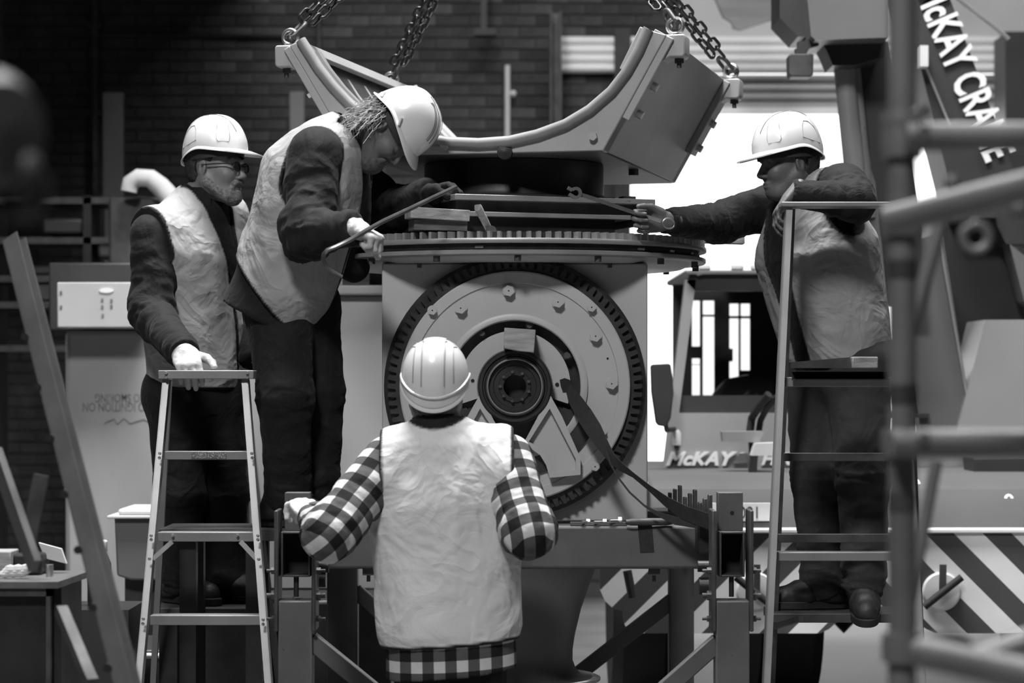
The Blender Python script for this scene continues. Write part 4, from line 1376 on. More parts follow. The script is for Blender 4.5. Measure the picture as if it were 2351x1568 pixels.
# shelving
shv = thing('steel_shelving', 'dark shelving rack against the left end of the brick wall', 'shelving', (P(120, 0, 15).x, 15.2, 0))
for y in (552, 640, 700, 800, 460):
    z_ = P(0, y, 15).z
    MB().box((P(-40, 0, 15).x, 15.0, z_ - 0.02), (P(330, 0, 15).x, 15.5, z_ + 0.02)).build('shelf_board', M_iron, shv)
for x in (-30, 200, 325):
    MB().box((P(x, 0, 15).x - 0.025, 15.0, 0), (P(x, 0, 15).x + 0.025, 15.5, P(0, 450, 15).z)).build('shelf_post', M_black, shv)
i = 0
for (x0, x1, y0, y1, m, lb) in ((60, 190, 610, 640, M_cdark, 'long dark box on the upper shelf of the left rack'), (95, 190, 500, 545, M_cdark, 'dark toolbox on the top shelf beside the board'),
                                (60, 128, 650, 700, M_iron, 'grey box on the lower shelf left of the white carton'), (222, 314, 556, 600, M_iron, 'grey drum shaped bundle on the shelf by the left man\'s shoulder')):
    tag(MB().box((P(x0, 0, 15).x, 15.02, P(0, y1, 15).z + 0.021), (P(x1, 0, 15).x, 15.4, P(0, y0, 15).z)).build('storage_box', m, bevel=0.02), lb, 'box')
# on the brick wall
pw = thing('wall_conduit', 'thin pale vertical conduit on the brick wall far left', 'conduit', P(217, 430, YW - 0.06))
MB().cyl(P(217, 440, YW - 0.06), P(217, -80, YW - 0.06), 0.024, 10).build('conduit_pipe', M_iron, pw)
for y in (60, 260):
    MB().box((P(217, y, YW).x - 0.05, YW - 0.05, P(0, y, YW).z - 0.02), (P(217, y, YW).x + 0.05, YW, P(0, y, YW).z + 0.02)).build('conduit_clip', M_iron, pw)
M_board = mat('grey_board', 0.16, 0.8, var=0.1, scale=4)
tag(MB().box((P(236, 0, 17).x, 17.0, 0.0), (P(281, 0, 17).x, 17.06, P(0, 212, 17).z)).build('tall_board', M_board, bevel=0.004), 'tall narrow grey board leaning beside the conduit on the left wall', 'board')
tag(MB().box((P(668, 0, 17.5).x, 17.4, P(0, 330, 17.5).z), (P(701, 0, 17.5).x, 17.46, P(0, 214, 17.5).z)).build('wall_plate', M_board, bevel=0.004), 'short grey plate on the brick wall under the saddle\'s left corner', 'plate')
p2 = thing('wall_conduit', 'pale vertical conduit on the brick wall above the middle of the saddle', 'conduit', P(1165, 330, YW - 0.06))
MB().cyl(P(1165, 420, YW - 0.06), P(1165, 150, YW - 0.06), 0.022, 10).build('conduit_pipe', M_plaster, p2)
MB().ball(P(1178, 215, YW - 0.08), 0.028, 10).build('conduit_valve', M_plaster, p2)
p3 = thing('hanging_bracket', 'dark T shaped bracket hanging on the brick wall near the top', 'bracket', P(1112, 80, YW - 0.2))
MB().box((P(1104, 0, 17.7).x, 17.68, P(0, 72, 17.7).z), (P(1118, 0, 17.7).x, 17.74, P(0, -80, 17.7).z)).build('bracket_stem', M_black, p3)
MB().box((P(1090, 0, 17.7).x, 17.66, P(0, 82, 17.7).z), (P(1138, 0, 17.7).x, 17.76, P(0, 66, 17.7).z)).build('bracket_foot', M_black, p3)
p4 = thing('wall_conduit', 'thin pale conduit behind the left lifting chain', 'conduit', P(732, 200, YW - 0.06))
MB().cyl(P(732, 200, YW - 0.06), P(732, -80, YW - 0.06), 0.018, 8).build('conduit_pipe', M_iron, p4)
MB().tube([P(225, 80, YW - 0.03), P(460, 80, YW - 0.03), P(660, 84, YW - 0.03)], 0.012, 6).build('conduit_branch', M_black, pw)
# curved pale duct behind the left man's shoulder
dc = thing('flexible_duct', 'curved pale duct elbow behind the left man\'s shoulder', 'duct', P(350, 460, 13.5))
pts = [(296, 440, .075), (300, 420, .08), (318, 408, .082), (345, 410, .085), (368, 428, .09), (388, 450, .095), (400, 490, .1), (404, 600, .1)]
MB().tube([P(x, y, 13.5) for x, y, _ in pts], [r * 0.62 for _, _, r in pts], 16).build('duct_elbow', M_plaster, dc)
MB().box((P(255, 0, 13.7).x, 13.6, 0), (P(420, 0, 13.7).x, 14.1, P(0, 455, 13.7).z)).build('duct_unit', M_iron, dc, bevel=0.02)
# bin with a pale lid
YBn = 10.8
bn = thing('waste_bin', 'dark square bin with a white lid behind the left ladder', 'bin', P(300, 1340, YBn))
MB().prism([P(262, 1185, YBn), P(400, 1185, YBn), P(395, 1334, YBn), P(300, 1332, YBn), P(268, 1322, YBn)], (0, 0.4, 0)).build('bin_body', M_cmid, bn, bevel=0.01)
MB().box((P(248, 0, YBn).x, YBn - 0.03, P(0, 1190, YBn).z), (P(400, 0, YBn).x, YBn + 0.45, P(0, 1183, YBn).z)).build('bin_rim', M_plaster, bn, bevel=0.004)
MB().box((P(270, 0, YBn).x, YBn, P(0, 1183, YBn).z), (P(400, 0, YBn).x, YBn + 0.4, P(0, 1168, YBn).z)).build('bin_lid', M_plaster, bn, bevel=0.015)
MB().box((P(280, 0, YBn).x, YBn + 0.08, 0.0), (P(390, 0, YBn).x, YBn + 0.32, P(0, 1330, YBn).z)).build('bin_stand', M_cdark, bn)
# dark bottle shaped extinguisher
ex = thing('gas_bottle', 'dark gas bottle with pale valve behind the leaning ladder', 'bottle', P(228, 1385, 9.8))
c = P(228, 1390, 9.8)
MB().lathe([(0, 0), (0.045, 0), (0.048, 0.02), (0.048, 0.17), (0.03, 0.21), (0.018, 0.225)], c, n=20).build('bottle_body', M_rubber, ex)
MB().box((c.x - 0.035, 9.77, c.z + 0.215), (c.x + 0.03, 9.83, c.z + 0.265)).build('bottle_valve', M_plaster, ex, bevel=0.008)
MB().box((c.x - 0.15, 9.6, 0), (c.x + 0.15, 10.0, c.z)).build('bottle_stand', M_cdark, ex)
# white rag and pipe low down
q = MB()
q.ball(P(262, 1452, 10.4), 0.055, 14, (0.9, 0.8, 1.1)).ball(P(285, 1462, 10.4), 0.042, 12, (1.3, 0.8, 0.8)).ball(P(250, 1425, 10.42), 0.03, 10, (0.6, 0.8, 1.5))
tag(q.build('white_rag', M_plaster), 'crumpled white rag on the crate at the foot of the leaning ladder', 'rag')
tag(MB().box((P(230, 0, 10.4).x, 10.2, 0), (P(400, 0, 10.4).x, 10.8, P(0, 1480, 10.4).z)).build('low_crate', M_cdark, bevel=0.01), 'low dark crate beneath the white rag', 'crate')
tag(MB().cyl(P(262, 1506, 10.18), P(392, 1505, 10.18), 0.012, 12).build('white_pipe', M_decal), 'straight white pipe lying low behind the left ladder\'s legs', 'pipe')
tag(MB().box((P(405, 0, 10.5).x, 10.4, 0), (P(900, 0, 10.5).x, 10.9, P(0, 1372, 10.5).z)).build('machine_crate', M_black, bevel=0.02), 'long low black crate on the floor behind the stand and left ladder', 'crate')
# workbench at the left edge
YK = 7.4
wbn = thing('workbench', 'dark workbench with a pale metal top at the bottom left edge', 'workbench', P(60, 1568, YK))
wbn.location.z = 0
zt3 = P(0, 1336, YK).z
MB().prism([Vector((P(-60, 0, YK).x, YK, zt3 - 0.02)), Vector((P(133, 0, YK).x, YK, zt3 - 0.02)), Vector((P(182, 0, YK + 0.35).x + 0.02, YK + 0.45, zt3 - 0.02)), Vector((P(-60, 0, YK).x, YK + 0.45, zt3 - 0.02))], (0, 0, 0.02)).build('bench_top', mat('worn_bench_top', 0.14, 0.5, 0.3, var=0.3, scale=12), wbn)
MB().box((P(-60, 0, YK).x, YK + 0.04, 0.05), (P(105, 0, YK).x, YK + 0.4, zt3 - 0.02)).build('bench_body', M_black, wbn)
MB().box((P(104, 0, YK).x, YK + 0.01, 0.0), (P(114, 0, YK).x, YK + 0.05, zt3 - 0.02)).build('bench_leg', M_iron, wbn)
MB().box((P(-60, 0, YK).x, YK + 0.01, zt3 - 0.045), (P(114, 0, YK).x, YK + 0.05, zt3 - 0.02)).build('bench_rail', M_iron, wbn)
MB().box((P(116, 0, YK).x, YK + 0.05, 0.0), (P(134, 0, YK).x, YK + 0.4, zt3 - 0.02)).build('bench_end', M_black, wbn)
q = MB()
for k in range(9):
    q.ball(P(12 + k * 6, 1318 - (k * 5) % 14, YK + 0.12), 0.018, 8, (1.2, 0.8, 0.7 + 0.1 * (k % 3)))
tag(q.build('plastic_wrap', M_plaster), 'crumpled clear plastic lying on the workbench', 'wrap')
q = MB().prism([P(x, y, YK + 0.35) for x, y in ((88, 1246), (140, 1260), (152, 1294), (104, 1282))], (0, 0.02, 0.0))
tag(q.build('leaflet', M_plaster), 'pale tilted booklet propped up at the back of the workbench', 'booklet')
tag(MB().box((P(-30, 0, 7.7).x, 7.62, zt3), (P(36, 0, 7.7).x, 7.75, P(0, 1262, 7.7).z)).build('cardboard_box', M_wood, bevel=0.004), 'small pale box at the left end of the workbench', 'box')
tag(MB().box((P(34, 0, 7.7).x, 7.66, zt3), (P(100, 0, 7.7).x, 7.80, P(0, 1270, 7.7).z)).build('tool_box', M_black, bevel=0.01), 'black tool box on the workbench behind the plastic', 'tool box')
tag(MB().cyl(P(114, 1330, 7.6) * 1.0, P(114, 1296, 7.6), 0.012, 12).build('small_bottle', M_steel), 'small bright bottle standing on the workbench', 'bottle')
# leaning extension ladder, out of focus
M_alud = mat('shaded_aluminium', 0.13, 0.5, 0.5, var=0.2, scale=7)  # aluminium darkened to carry the dim light of the left foreground
ll = thing('leaning_ladder', 'long aluminium ladder leaning across the left edge, out of focus', 'ladder', P(160, 1200, 6.4))
ll.location.z = 0
a, b = P(18, 560, 6.9), P(280, 1600, 6.0)
d = b - a
e = a + d * (a.z / (a.z - b.z))
sv = Vector((1, 0, 0.24)).normalized()
MB().channel(a, e, 0.042, 0.05, 0.004, (0.3, 0.95, 0), 1).build('ladder_rail', M_alud, ll)
MB().bar(a + Vector((0.028, 0.02, 0)), e + Vector((0.028, 0.02, 0)), 0.028, 0.008, (1, 0, 0.2)).build('ladder_rail', M_alud, ll)
for k, y in enumerate((770, 888, 1005, 1128, 1247, 1365, 1485)):
    t = (P(0, y, 6.5).z - a.z) / (e.z - a.z)
    c = a + (e - a) * t
    MB().cyl(c + Vector((-0.012, -0.034, 0)), c + Vector((-0.012, 0.30, 0)), 0.011, 12).build('rung', M_hole, ll)
MB().bar(P(-10, 1040, 6.6), P(80, 1300, 6.4), 0.02, 0.05).build('ladder_rail', M_alud, ll)
MB().bar(P(95, 1090, 6.6), P(60, 1270, 6.6), 0.04, 0.02, (1, 0, 0)).build('ladder_strut', M_iron, ll)
MB().bar(P(140, 1400, 6.5), P(210, 1568, 6.3), 0.03, 0.03).build('ladder_strut', M_iron, ll)
# blurred hook block at the left edge, very close to the lens
hk = thing('hook_block', 'dark out of focus hook block hanging at the left edge of the picture', 'hook', P(40, 400, 2.6))
MB().lathe([(0, -0.05), (0.05, -0.045), (0.066, -0.02), (0.066, 0.02), (0.05, 0.045), (0, 0.05)], P(-40, 300, 2.6), (0.75, -0.66, 0), 32).build('pulley_cheek', M_frame, hk)
MB().ball(P(62, 385, 2.6), 0.018, 14, (0.9, 1, 1.2)).build('hook_pin', M_tube, hk)
MB().tube([P(70, 400, 2.6), P(82, 430, 2.6), P(70, 470, 2.6), P(30, 480, 2.6), P(0, 455, 2.6)], [0.016, 0.018, 0.018, 0.014, 0.008], 12).build('hook', M_black, hk)
MB().cyl(P(-5, 240, 2.6), P(-30, -80, 2.6), 0.006, 8).build('hoist_rope', M_black, hk)
# ================================================================== people: implicit surfaces -> one smooth mesh per garment / body


def V3(p):
    return np.array((p[0], p[1], p[2]), dtype=np.float64)


def unit(v):
    v = np.asarray(v, float)
    return v / np.linalg.norm(v)


def cone(a, b, ra, rb, side=None, flat=1.0, k=0.03, op=1):
    return ('cone', V3(a), V3(b), ra, rb, None if side is None else unit(V3(side)), flat, k, op)


def ell(c, axes, radii, k=0.02, op=1):
    return ('ell', V3(c), np.array([unit(a) for a in axes]), np.array(radii, float), k, op)


def pd(pr, X):
    if pr[0] == 'cone':
        _, a, b, ra, rb, side, flat, k, op = pr
        ab = b - a
        L2 = max(ab @ ab, 1e-9)
        t = np.clip(((X - a) @ ab) / L2, 0, 1)
        q = X - a - t[..., None] * ab
        if side is not None and flat != 1.0:
            ax = unit(ab)
            sd = side - ax * (side @ ax)
            sd = unit(sd)
            fw = np.cross(ax, sd)
            c = q @ fw
            q2 = (q * q).sum(-1) + c * c * (1 / flat ** 2 - 1)
            return (np.sqrt(q2) - (ra + (rb - ra) * t)) * (0.5 + 0.5 * flat)
        return np.sqrt((q * q).sum(-1)) - (ra + (rb - ra) * t)
    _, c, A, R, k, op = pr
    q = ((X - c) @ A.T) / R
    n = np.sqrt((q * q).sum(-1))
    return (n - 1) * R.min() * (0.6 + 0.4 * (R.mean() / R.min()) / (R.max() / R.min()))


def pbox(pr, m):
    if pr[0] == 'cone':
        _, a, b, ra, rb = pr[:5]
        r = max(ra, rb) + m
        return np.minimum(a, b) - r, np.maximum(a, b) + r
    r = pr[3].max() + m
    return pr[1] - r, pr[1] + r


def smin(a, b, k):
    h = np.clip(0.5 + 0.5 * (b - a) / k, 0, 1)
    return b * (1 - h) + a * h - k * h * (1 - h)


def evalp(prims, X):
    d = np.full(X.shape[:-1], 1.0)
    for pr in prims:
        v = pd(pr, X)
        k, op = pr[-2], pr[-1]
        d = smin(d, v, k) if op > 0 else -smin(-d, v, k)
    return d


def surface_nets(Fg, o, h):
    ins = Fg < 0
    nx, ny, nz = Fg.shape
    cell = np.zeros((nx - 1, ny - 1, nz - 1), np.int8)
    corners = [(i, j, k) for i in (0, 1) for j in (0, 1) for k in (0, 1)]
    for i, j, k in corners:
        cell += ins[i:nx - 1 + i, j:ny - 1 + j, k:nz - 1 + k]
    act = (cell > 0) & (cell < 8)
    idx = np.argwhere(act)
    ids = np.full(act.shape, -1, np.int64)
    ids[act] = np.arange(len(idx))
    acc = np.zeros((len(idx), 3))
    cnt = np.zeros(len(idx))
    val = {c: Fg[idx[:, 0] + c[0], idx[:, 1] + c[1], idx[:, 2] + c[2]] for c in corners}
    for c in corners:
        for ax in range(3):
            if c[ax] == 0:
                d = list(c)
                d[ax] = 1
                d = tuple(d)
                a, b = val[c], val[d]
                m = (a < 0) != (b < 0)
                t = np.where(m, a / np.where(m, a - b, 1), 0)
                p = np.tile(np.array(c, float), (len(idx), 1))
                p[:, ax] += t
                acc[m] += p[m]
                cnt[m] += 1
    V = (idx + acc / np.maximum(cnt, 1)[:, None]) * h + o
    quads = []
    for ax in range(3):
        sl0 = [slice(None)] * 3
        sl1 = [slice(None)] * 3
        sl0[ax] = slice(0, -1)
        sl1[ax] = slice(1, None)
        a, b = ins[tuple(sl0)], ins[tuple(sl1)]
        e = np.argwhere(a != b)
        u, w_ = [i for i in range(3) if i != ax]
        ok = (e[:, u] > 0) & (e[:, w_] > 0) & (e[:, u] < Fg.shape[u] - 1) & (e[:, w_] < Fg.shape[w_] - 1)
        e = e[ok]
        f = a[tuple(e.T)]

        def cid(du, dw):
            q = e.copy()
            q[:, u] += du
            q[:, w_] += dw
            return ids[tuple(q.T)]
        Q = np.stack([cid(-1, -1), cid(0, -1), cid(0, 0), cid(-1, 0)], 1)
        flip = f if ax != 1 else ~f
        Q[~flip] = Q[~flip][:, ::-1]
        quads.append(Q)
    Q = np.concatenate(quads)
    Q = Q[(Q >= 0).all(1)]
    return V, Q


def grid_mesh(prims, h, cut=None, pad=0.03):
    lo = np.min([pbox(p, 0.0)[0] for p in prims if p[-1] > 0], 0) - pad
    hi = np.max([pbox(p, 0.0)[1] for p in prims if p[-1] > 0], 0) + pad
    n = np.ceil((hi - lo) / h).astype(int) + 1
    Fg = np.full(n, 1.0, np.float32)
    axs = [lo[i] + h * np.arange(n[i]) for i in range(3)]
    for pr in prims:
        a, b = pbox(pr, 0.06 + pr[-2])
        i0 = np.maximum(((a - lo) / h).astype(int), 0)
        i1 = np.minimum(((b - lo) / h).astype(int) + 2, n)
        if (i1 <= i0).any():
            continue
        X = np.stack(np.meshgrid(*[axs[i][i0[i]:i1[i]] for i in range(3)], indexing='ij'), -1)
        d = pd(pr, X)
        s_ = tuple(slice(i0[i], i1[i]) for i in range(3))
        cur = Fg[s_]
        Fg[s_] = smin(cur, d, pr[-2]) if pr[-1] > 0 else -smin(-cur, d, pr[-2])
    if cut is not None:
        X = np.stack(np.meshgrid(*axs, indexing='ij'), -1)
        Fg = np.maximum(Fg, cut(X).astype(np.float32))
    return surface_nets(Fg, lo, h)


def vnormals(V, Q):
    n = np.cross(V[Q[:, 2]] - V[Q[:, 0]], V[Q[:, 3]] - V[Q[:, 1]])
    N = np.zeros_like(V)
    for k in range(4):
        np.add.at(N, Q[:, k], n)
    return N / np.maximum(np.linalg.norm(N, axis=1), 1e-12)[:, None]


def vnoise(X, seed=0):
    i = np.floor(X).astype(np.int64)
    f = X - i
    f = f * f * (3 - 2 * f)
    out = np.zeros(len(X))
    for dx in (0, 1):
        for dy in (0, 1):
            for dz in (0, 1):
                hsh = ((i[:, 0] + dx) * 374761393 + (i[:, 1] + dy) * 668265263 + (i[:, 2] + dz) * 2147483647 + seed * 974634777) & 0xFFFFFFFF
                hsh = ((hsh ^ (hsh >> 13)) * 1274126177) & 0xFFFFFFFF
                hsh = (hsh ^ (hsh >> 16)) & 0xFFFF
                wgt = (f[:, 0] if dx else 1 - f[:, 0]) * (f[:, 1] if dy else 1 - f[:, 1]) * (f[:, 2] if dz else 1 - f[:, 2])
                out += wgt * hsh / 65535.0
    return out * 2 - 1


def folds(X, scale, seed, warp=0.5):
    """cloth creases: warped ridged noise, in -1..1"""
    s_ = np.asarray(scale, float)
    Y = X * s_
    wv = np.stack([vnoise(Y * 0.6 + 7.1, seed + 1), vnoise(Y * 0.6 + 3.3, seed + 2), vnoise(Y * 0.6 + 9.7, seed + 3)], 1)
    n = vnoise(Y + warp * wv, seed)
    n2 = vnoise(Y * 2.1 + warp * wv, seed + 5)
    r = 1 - np.abs(n) * 2.2
    r2 = 1 - np.abs(n2) * 2.2
    return 0.7 * r + 0.3 * r2


def np_mesh(name, V, Q, m, parent, attrs=None, label=None):
    me = bpy.data.meshes.new(name)
    me.vertices.add(len(V))
    me.vertices.foreach_set('co', V.astype(np.float32).ravel())
    me.loops.add(len(Q) * 4)
    me.loops.foreach_set('vertex_index', Q.astype(np.int32).ravel())
    me.polygons.add(len(Q))
    me.polygons.foreach_set('loop_start', np.arange(0, len(Q) * 4, 4, dtype=np.int32))
    me.polygons.foreach_set('use_smooth', np.ones(len(Q), bool))
    me.update(calc_edges=True)
    me.validate()
    for k, v in (attrs or {}).items():
        a = me.attributes.new(k, 'FLOAT', 'POINT')
        a.data.foreach_set('value', np.asarray(v, np.float32))
    me.materials.append(m)
    o = bpy.data.objects.new(name, me)
    COL.objects.link(o)
    attach(o, parent)
    if label:
        o['label'] = label
    return o


def join(parts):
    Vs, Qs, n = [], [], 0
    for V, Q in parts:
        Vs.append(V)
        Qs.append(Q + n)
        n += len(V)
    return np.concatenate(Vs), np.concatenate(Qs)


def garment(name, prims, h, m, parent, cut=None, fold=None, attrs=None, label=None):
    V, Q = grid_mesh(prims, h, cut)
    N = vnormals(V, Q)
    if fold:
        V = V + N * fold(V)[:, None]
    a = attrs(V) if attrs else None
    return np_mesh(name, V, Q, m, parent, a, label)


# ------------------------------------------------------------------ cloth, skin and hair materials


def attr_mat(name, v, trim_v, attr, rough=0.8, bump=0.15, bscale=18, var=0.1, fine=400):
    m = bpy.data.materials.new(name)
    m.use_nodes = True
    N, L = m.node_tree.nodes, m.node_tree.links
    b = N['Principled BSDF']
    b.inputs['Roughness'].default_value = rough
    b.inputs['Specular IOR Level'].default_value = 0.25
    b.inputs['Sheen Weight'].default_value = 0.04
    tc = N.new('ShaderNodeTexCoord')
    no = N.new('ShaderNodeTexNoise')
    no.inputs['Scale'].default_value = 7
    no.inputs['Detail'].default_value = 6
    L.new(tc.outputs['Object'], no.inputs['Vector'])
    rp = N.new('ShaderNodeMapRange')
    rp.inputs['From Min'].default_value = 0.3
    rp.inputs['From Max'].default_value = 0.7
    rp.inputs['To Min'].default_value = v * (1 - var)
    rp.inputs['To Max'].default_value = v * (1 + var)
    L.new(no.outputs[0], rp.inputs['Value'])
    at = N.new('ShaderNodeAttribute')
    at.attribute_name = attr
    mx = N.new('ShaderNodeMix')
    mx.data_type = 'RGBA'
    L.new(at.outputs['Fac'], mx.inputs['Factor'])
    L.new(rp.outputs[0], mx.inputs['A'])
    mx.inputs['B'].default_value = (trim_v, trim_v, trim_v, 1)
    L.new(mx.outputs['Result'], b.inputs['Base Color'])
    wv = N.new('ShaderNodeTexNoise')
    wv.inputs['Scale'].default_value = bscale
    wv.inputs['Detail'].default_value = 5
    wv.inputs['Distortion'].default_value = 1.2
    L.new(tc.outputs['Object'], wv.inputs['Vector'])
    bp = N.new('ShaderNodeBump')
    bp.inputs['Strength'].default_value = bump
    bp.inputs['Distance'].default_value = 0.03
    # sharp crease lines: ridges where a low noise crosses its middle
    cr_ = N.new('ShaderNodeTexNoise')
    cr_.inputs['Scale'].default_value = bscale * 0.55
    cr_.inputs['Detail'].default_value = 3
    cr_.inputs['Distortion'].default_value = 0.6
    L.new(tc.outputs['Object'], cr_.inputs['Vector'])
    s1 = N.new('ShaderNodeMath')
    s1.operation = 'SUBTRACT'
    s1.inputs[1].default_value = 0.5
    L.new(cr_.outputs[0], s1.inputs[0])
    s2 = N.new('ShaderNodeMath')
    s2.operation = 'ABSOLUTE'
    L.new(s1.outputs[0], s2.inputs[0])
    s3 = N.new('ShaderNodeMapRange')
    s3.inputs['From Max'].default_value = 0.12
    s3.inputs['To Min'].default_value = 0.55
    s3.inputs['To Max'].default_value = 0.0
    L.new(s2.outputs[0], s3.inputs['Value'])
    s4 = N.new('ShaderNodeMath')
    s4.operation = 'ADD'
    L.new(s3.outputs[0], s4.inputs[0])
    L.new(wv.outputs[0], s4.inputs[1])
    L.new(s4.outputs[0], bp.inputs['Height'])
    L.new(bp.outputs[0], b.inputs['Normal'])
    return m


M_vest = attr_mat('white_safety_vest_cloth', 0.60, 0.012, 'trim', bump=0.42, bscale=8, var=0.05)
M_vest2 = attr_mat('soiled_safety_vest_cloth', 0.30, 0.012, 'trim', bump=0.36, bscale=9, var=0.12)
M_vest1 = attr_mat('bright_safety_vest_cloth', 0.36, 0.012, 'trim', bump=0.36, bscale=9, var=0.06)
M_jacket = attr_mat('dark_work_jacket', 0.009, 0.01, 'trim', bump=0.22, bscale=10, var=0.15)
M_knit = attr_mat('dark_knit_sweater', 0.007, 0.01, 'trim', bump=0.2, bscale=24, var=0.15)
M_trous = attr_mat('black_work_trousers', 0.008, 0.01, 'trim', bump=0.3, bscale=11, var=0.2)
M_trous2 = attr_mat('washed_dark_trousers', 0.040, 0.01, 'trim', bump=0.22, bscale=9, var=0.25)
M_skin = mat('skin', 0.20, 0.5, var=0.12, scale=22, bump=0.12, bscale=180)
M_skind = mat('tanned_skin', 0.12, 0.5, var=0.12, scale=22, bump=0.12, bscale=180)
M_boot = mat('scuffed_boot_leather', 0.024, 0.55, var=0.35, scale=20, bump=0.2, bscale=60)
M_sole = mat('black_boot_sole', 0.015, 0.8, var=0.2)
M_glove = mat('pale_leather_glove', 0.42, 0.7, var=0.15, scale=25, bump=0.3, bscale=70, dark=0.3, dthr=0.68)
M_glovew = mat('white_leather_glove', 0.66, 0.65, var=0.08, scale=25, bump=0.3, bscale=70)
M_hairg = mat('grey_hair', 0.42, 0.6, var=0.45, scale=60)
M_haird = mat('dark_hair', 0.02, 0.6, var=0.4, scale=60)
M_beard = mat('grey_beard', 0.20, 0.8, var=0.5, scale=90, bump=0.5, bscale=220)
M_lens = glass_mat()


def plaid_mat():
    m = bpy.data.materials.new('buffalo_check_flannel')
    m.use_nodes = True
    N, L = m.node_tree.nodes, m.node_tree.links
    b = N['Principled BSDF']
    b.inputs['Roughness'].default_value = 0.9
    b.inputs['Specular IOR Level'].default_value = 0.2
    tot = None
    for nm in ('plaid_u', 'plaid_v'):
        at = N.new('ShaderNodeAttribute')
        at.attribute_name = nm
        mu = N.new('ShaderNodeMath')
        mu.operation = 'MULTIPLY'
        mu.inputs[1].default_value = 1 / 0.074
        L.new(at.outputs['Fac'], mu.inputs[0])
        fr = N.new('ShaderNodeMath')
        fr.operation = 'FRACT'
        L.new(mu.outputs[0], fr.inputs[0])
        g = N.new('ShaderNodeMath')
        g.operation = 'GREATER_THAN'
        g.inputs[1].default_value = 0.5
        L.new(fr.outputs[0], g.inputs[0])
        if tot is None:
            tot = g.outputs[0]
        else:
            ad = N.new('ShaderNodeMath')
            ad.operation = 'ADD'
            L.new(tot, ad.inputs[0])
            L.new(g.outputs[0], ad.inputs[1])
            tot = ad.outputs[0]
    hf = N.new('ShaderNodeMath')
    hf.operation = 'MULTIPLY'
    hf.inputs[1].default_value = 0.5
    L.new(tot, hf.inputs[0])
    rp = N.new('ShaderNodeValToRGB')
    rp.color_ramp.interpolation = 'CONSTANT'
    rp.color_ramp.elements[0].color = (0.012, 0.012, 0.012, 1)
    rp.color_ramp.elements[1].position = 0.25
    rp.color_ramp.elements[1].color = (0.085, 0.085, 0.085, 1)
    e = rp.color_ramp.elements.new(0.75)
    e.color = (0.52, 0.52, 0.52, 1)
    L.new(hf.outputs[0], rp.inputs[0])
    L.new(rp.outputs[0], b.inputs['Base Color'])
    tc = N.new('ShaderNodeTexCoord')
    wv = N.new('ShaderNodeTexNoise')
    wv.inputs['Scale'].default_value = 20
    wv.inputs['Detail'].default_value = 6
    L.new(tc.outputs['Object'], wv.inputs['Vector'])
    bp = N.new('ShaderNodeBump')
    bp.inputs['Strength'].default_value = 0.35
    bp.inputs['Distance'].default_value = 0.02
    L.new(wv.outputs[0], bp.inputs['Height'])
    L.new(bp.outputs[0], b.inputs['Normal'])
    return m


M_plaid = plaid_mat()

# ------------------------------------------------------------------ anatomy


def head_frame(f, up):
    f = unit(V3(f))
    u = V3(up)
    u = unit(u - f * (u @ f))
    r = np.cross(f, u)
    return f, r, u


def head_prims(c, f, up, neck, s=1.0, beard=False):
    f, r, u = head_frame(f, up)
    c = V3(c)

    def q(a, b, d):
        return c + (f * a + r * b + u * d) * s
    A = (f, r, u)

    def E(a, b, d, ra, rb, rd, k=0.02, op=1, axes=A):
        return ell(q(a, b, d), axes, (ra * s, rb * s, rd * s), k * s, op)
    pr = [E(-0.012, 0, 0.045, 0.098, 0.077, 0.090, 0.02), E(0.030, 0, -0.035, 0.066, 0.062, 0.085, 0.03),
          E(0.062, 0, -0.102, 0.030, 0.034, 0.024, 0.03)]
    for t in (-1, 1):
        pr.append(cone(q(-0.01, t * 0.056, -0.045), q(0.052, t * 0.026, -0.100), 0.018 * s, 0.018 * s, k=0.03))
        pr.append(E(0.066, t * 0.038, -0.032, 0.026, 0.024, 0.024, 0.025))
    pr.append(cone(q(-0.025, 0, -0.05), neck, 0.058 * s, 0.064 * s, k=0.03))
    pr.append(cone(q(0.086, -0.038, 0.018), q(0.086, 0.038, 0.018), 0.012 * s, 0.012 * s, k=0.015))
    for t in (-1, 1):
        pr.append(E(0.101, t * 0.031, -0.004, 0.018, 0.016, 0.012, 0.012, -1))
    for t in (-1, 1):
        pr.append(E(0.080, t * 0.031, -0.004, 0.0125, 0.014, 0.0115, 0.004))
    pr.append(cone(q(0.092, 0, 0.008), q(0.114, 0, -0.036), 0.009 * s, 0.0125 * s, k=0.012))
    for t in (-1, 1):
        pr.append(E(0.102, t * 0.013, -0.042, 0.012, 0.009, 0.008, 0.008))
    pr.append(E(0.094, 0, -0.068, 0.009, 0.024, 0.006, 0.008))
    pr.append(E(0.092, 0, -0.080, 0.009, 0.021, 0.007, 0.006))
    pr.append(cone(q(0.104, -0.02, -0.0735), q(0.104, 0.02, -0.0735), 0.003 * s, 0.003 * s, k=0.006, op=-1))
    for t in (-1, 1):
        ea = (f * 0.95 - u * 0.2, r * t + f * -0.35, u * 0.95 + f * 0.2)
        pr.append(E(-0.014, t * 0.074, -0.008, 0.019, 0.012, 0.032, 0.006, 1, ea))
        pr.append(E(-0.011, t * 0.086, -0.004, 0.010, 0.007, 0.019, 0.005, -1, ea))
        pr.append(E(-0.004, t * 0.078, -0.012, 0.006, 0.006, 0.008, 0.004, 1, ea))
    return pr


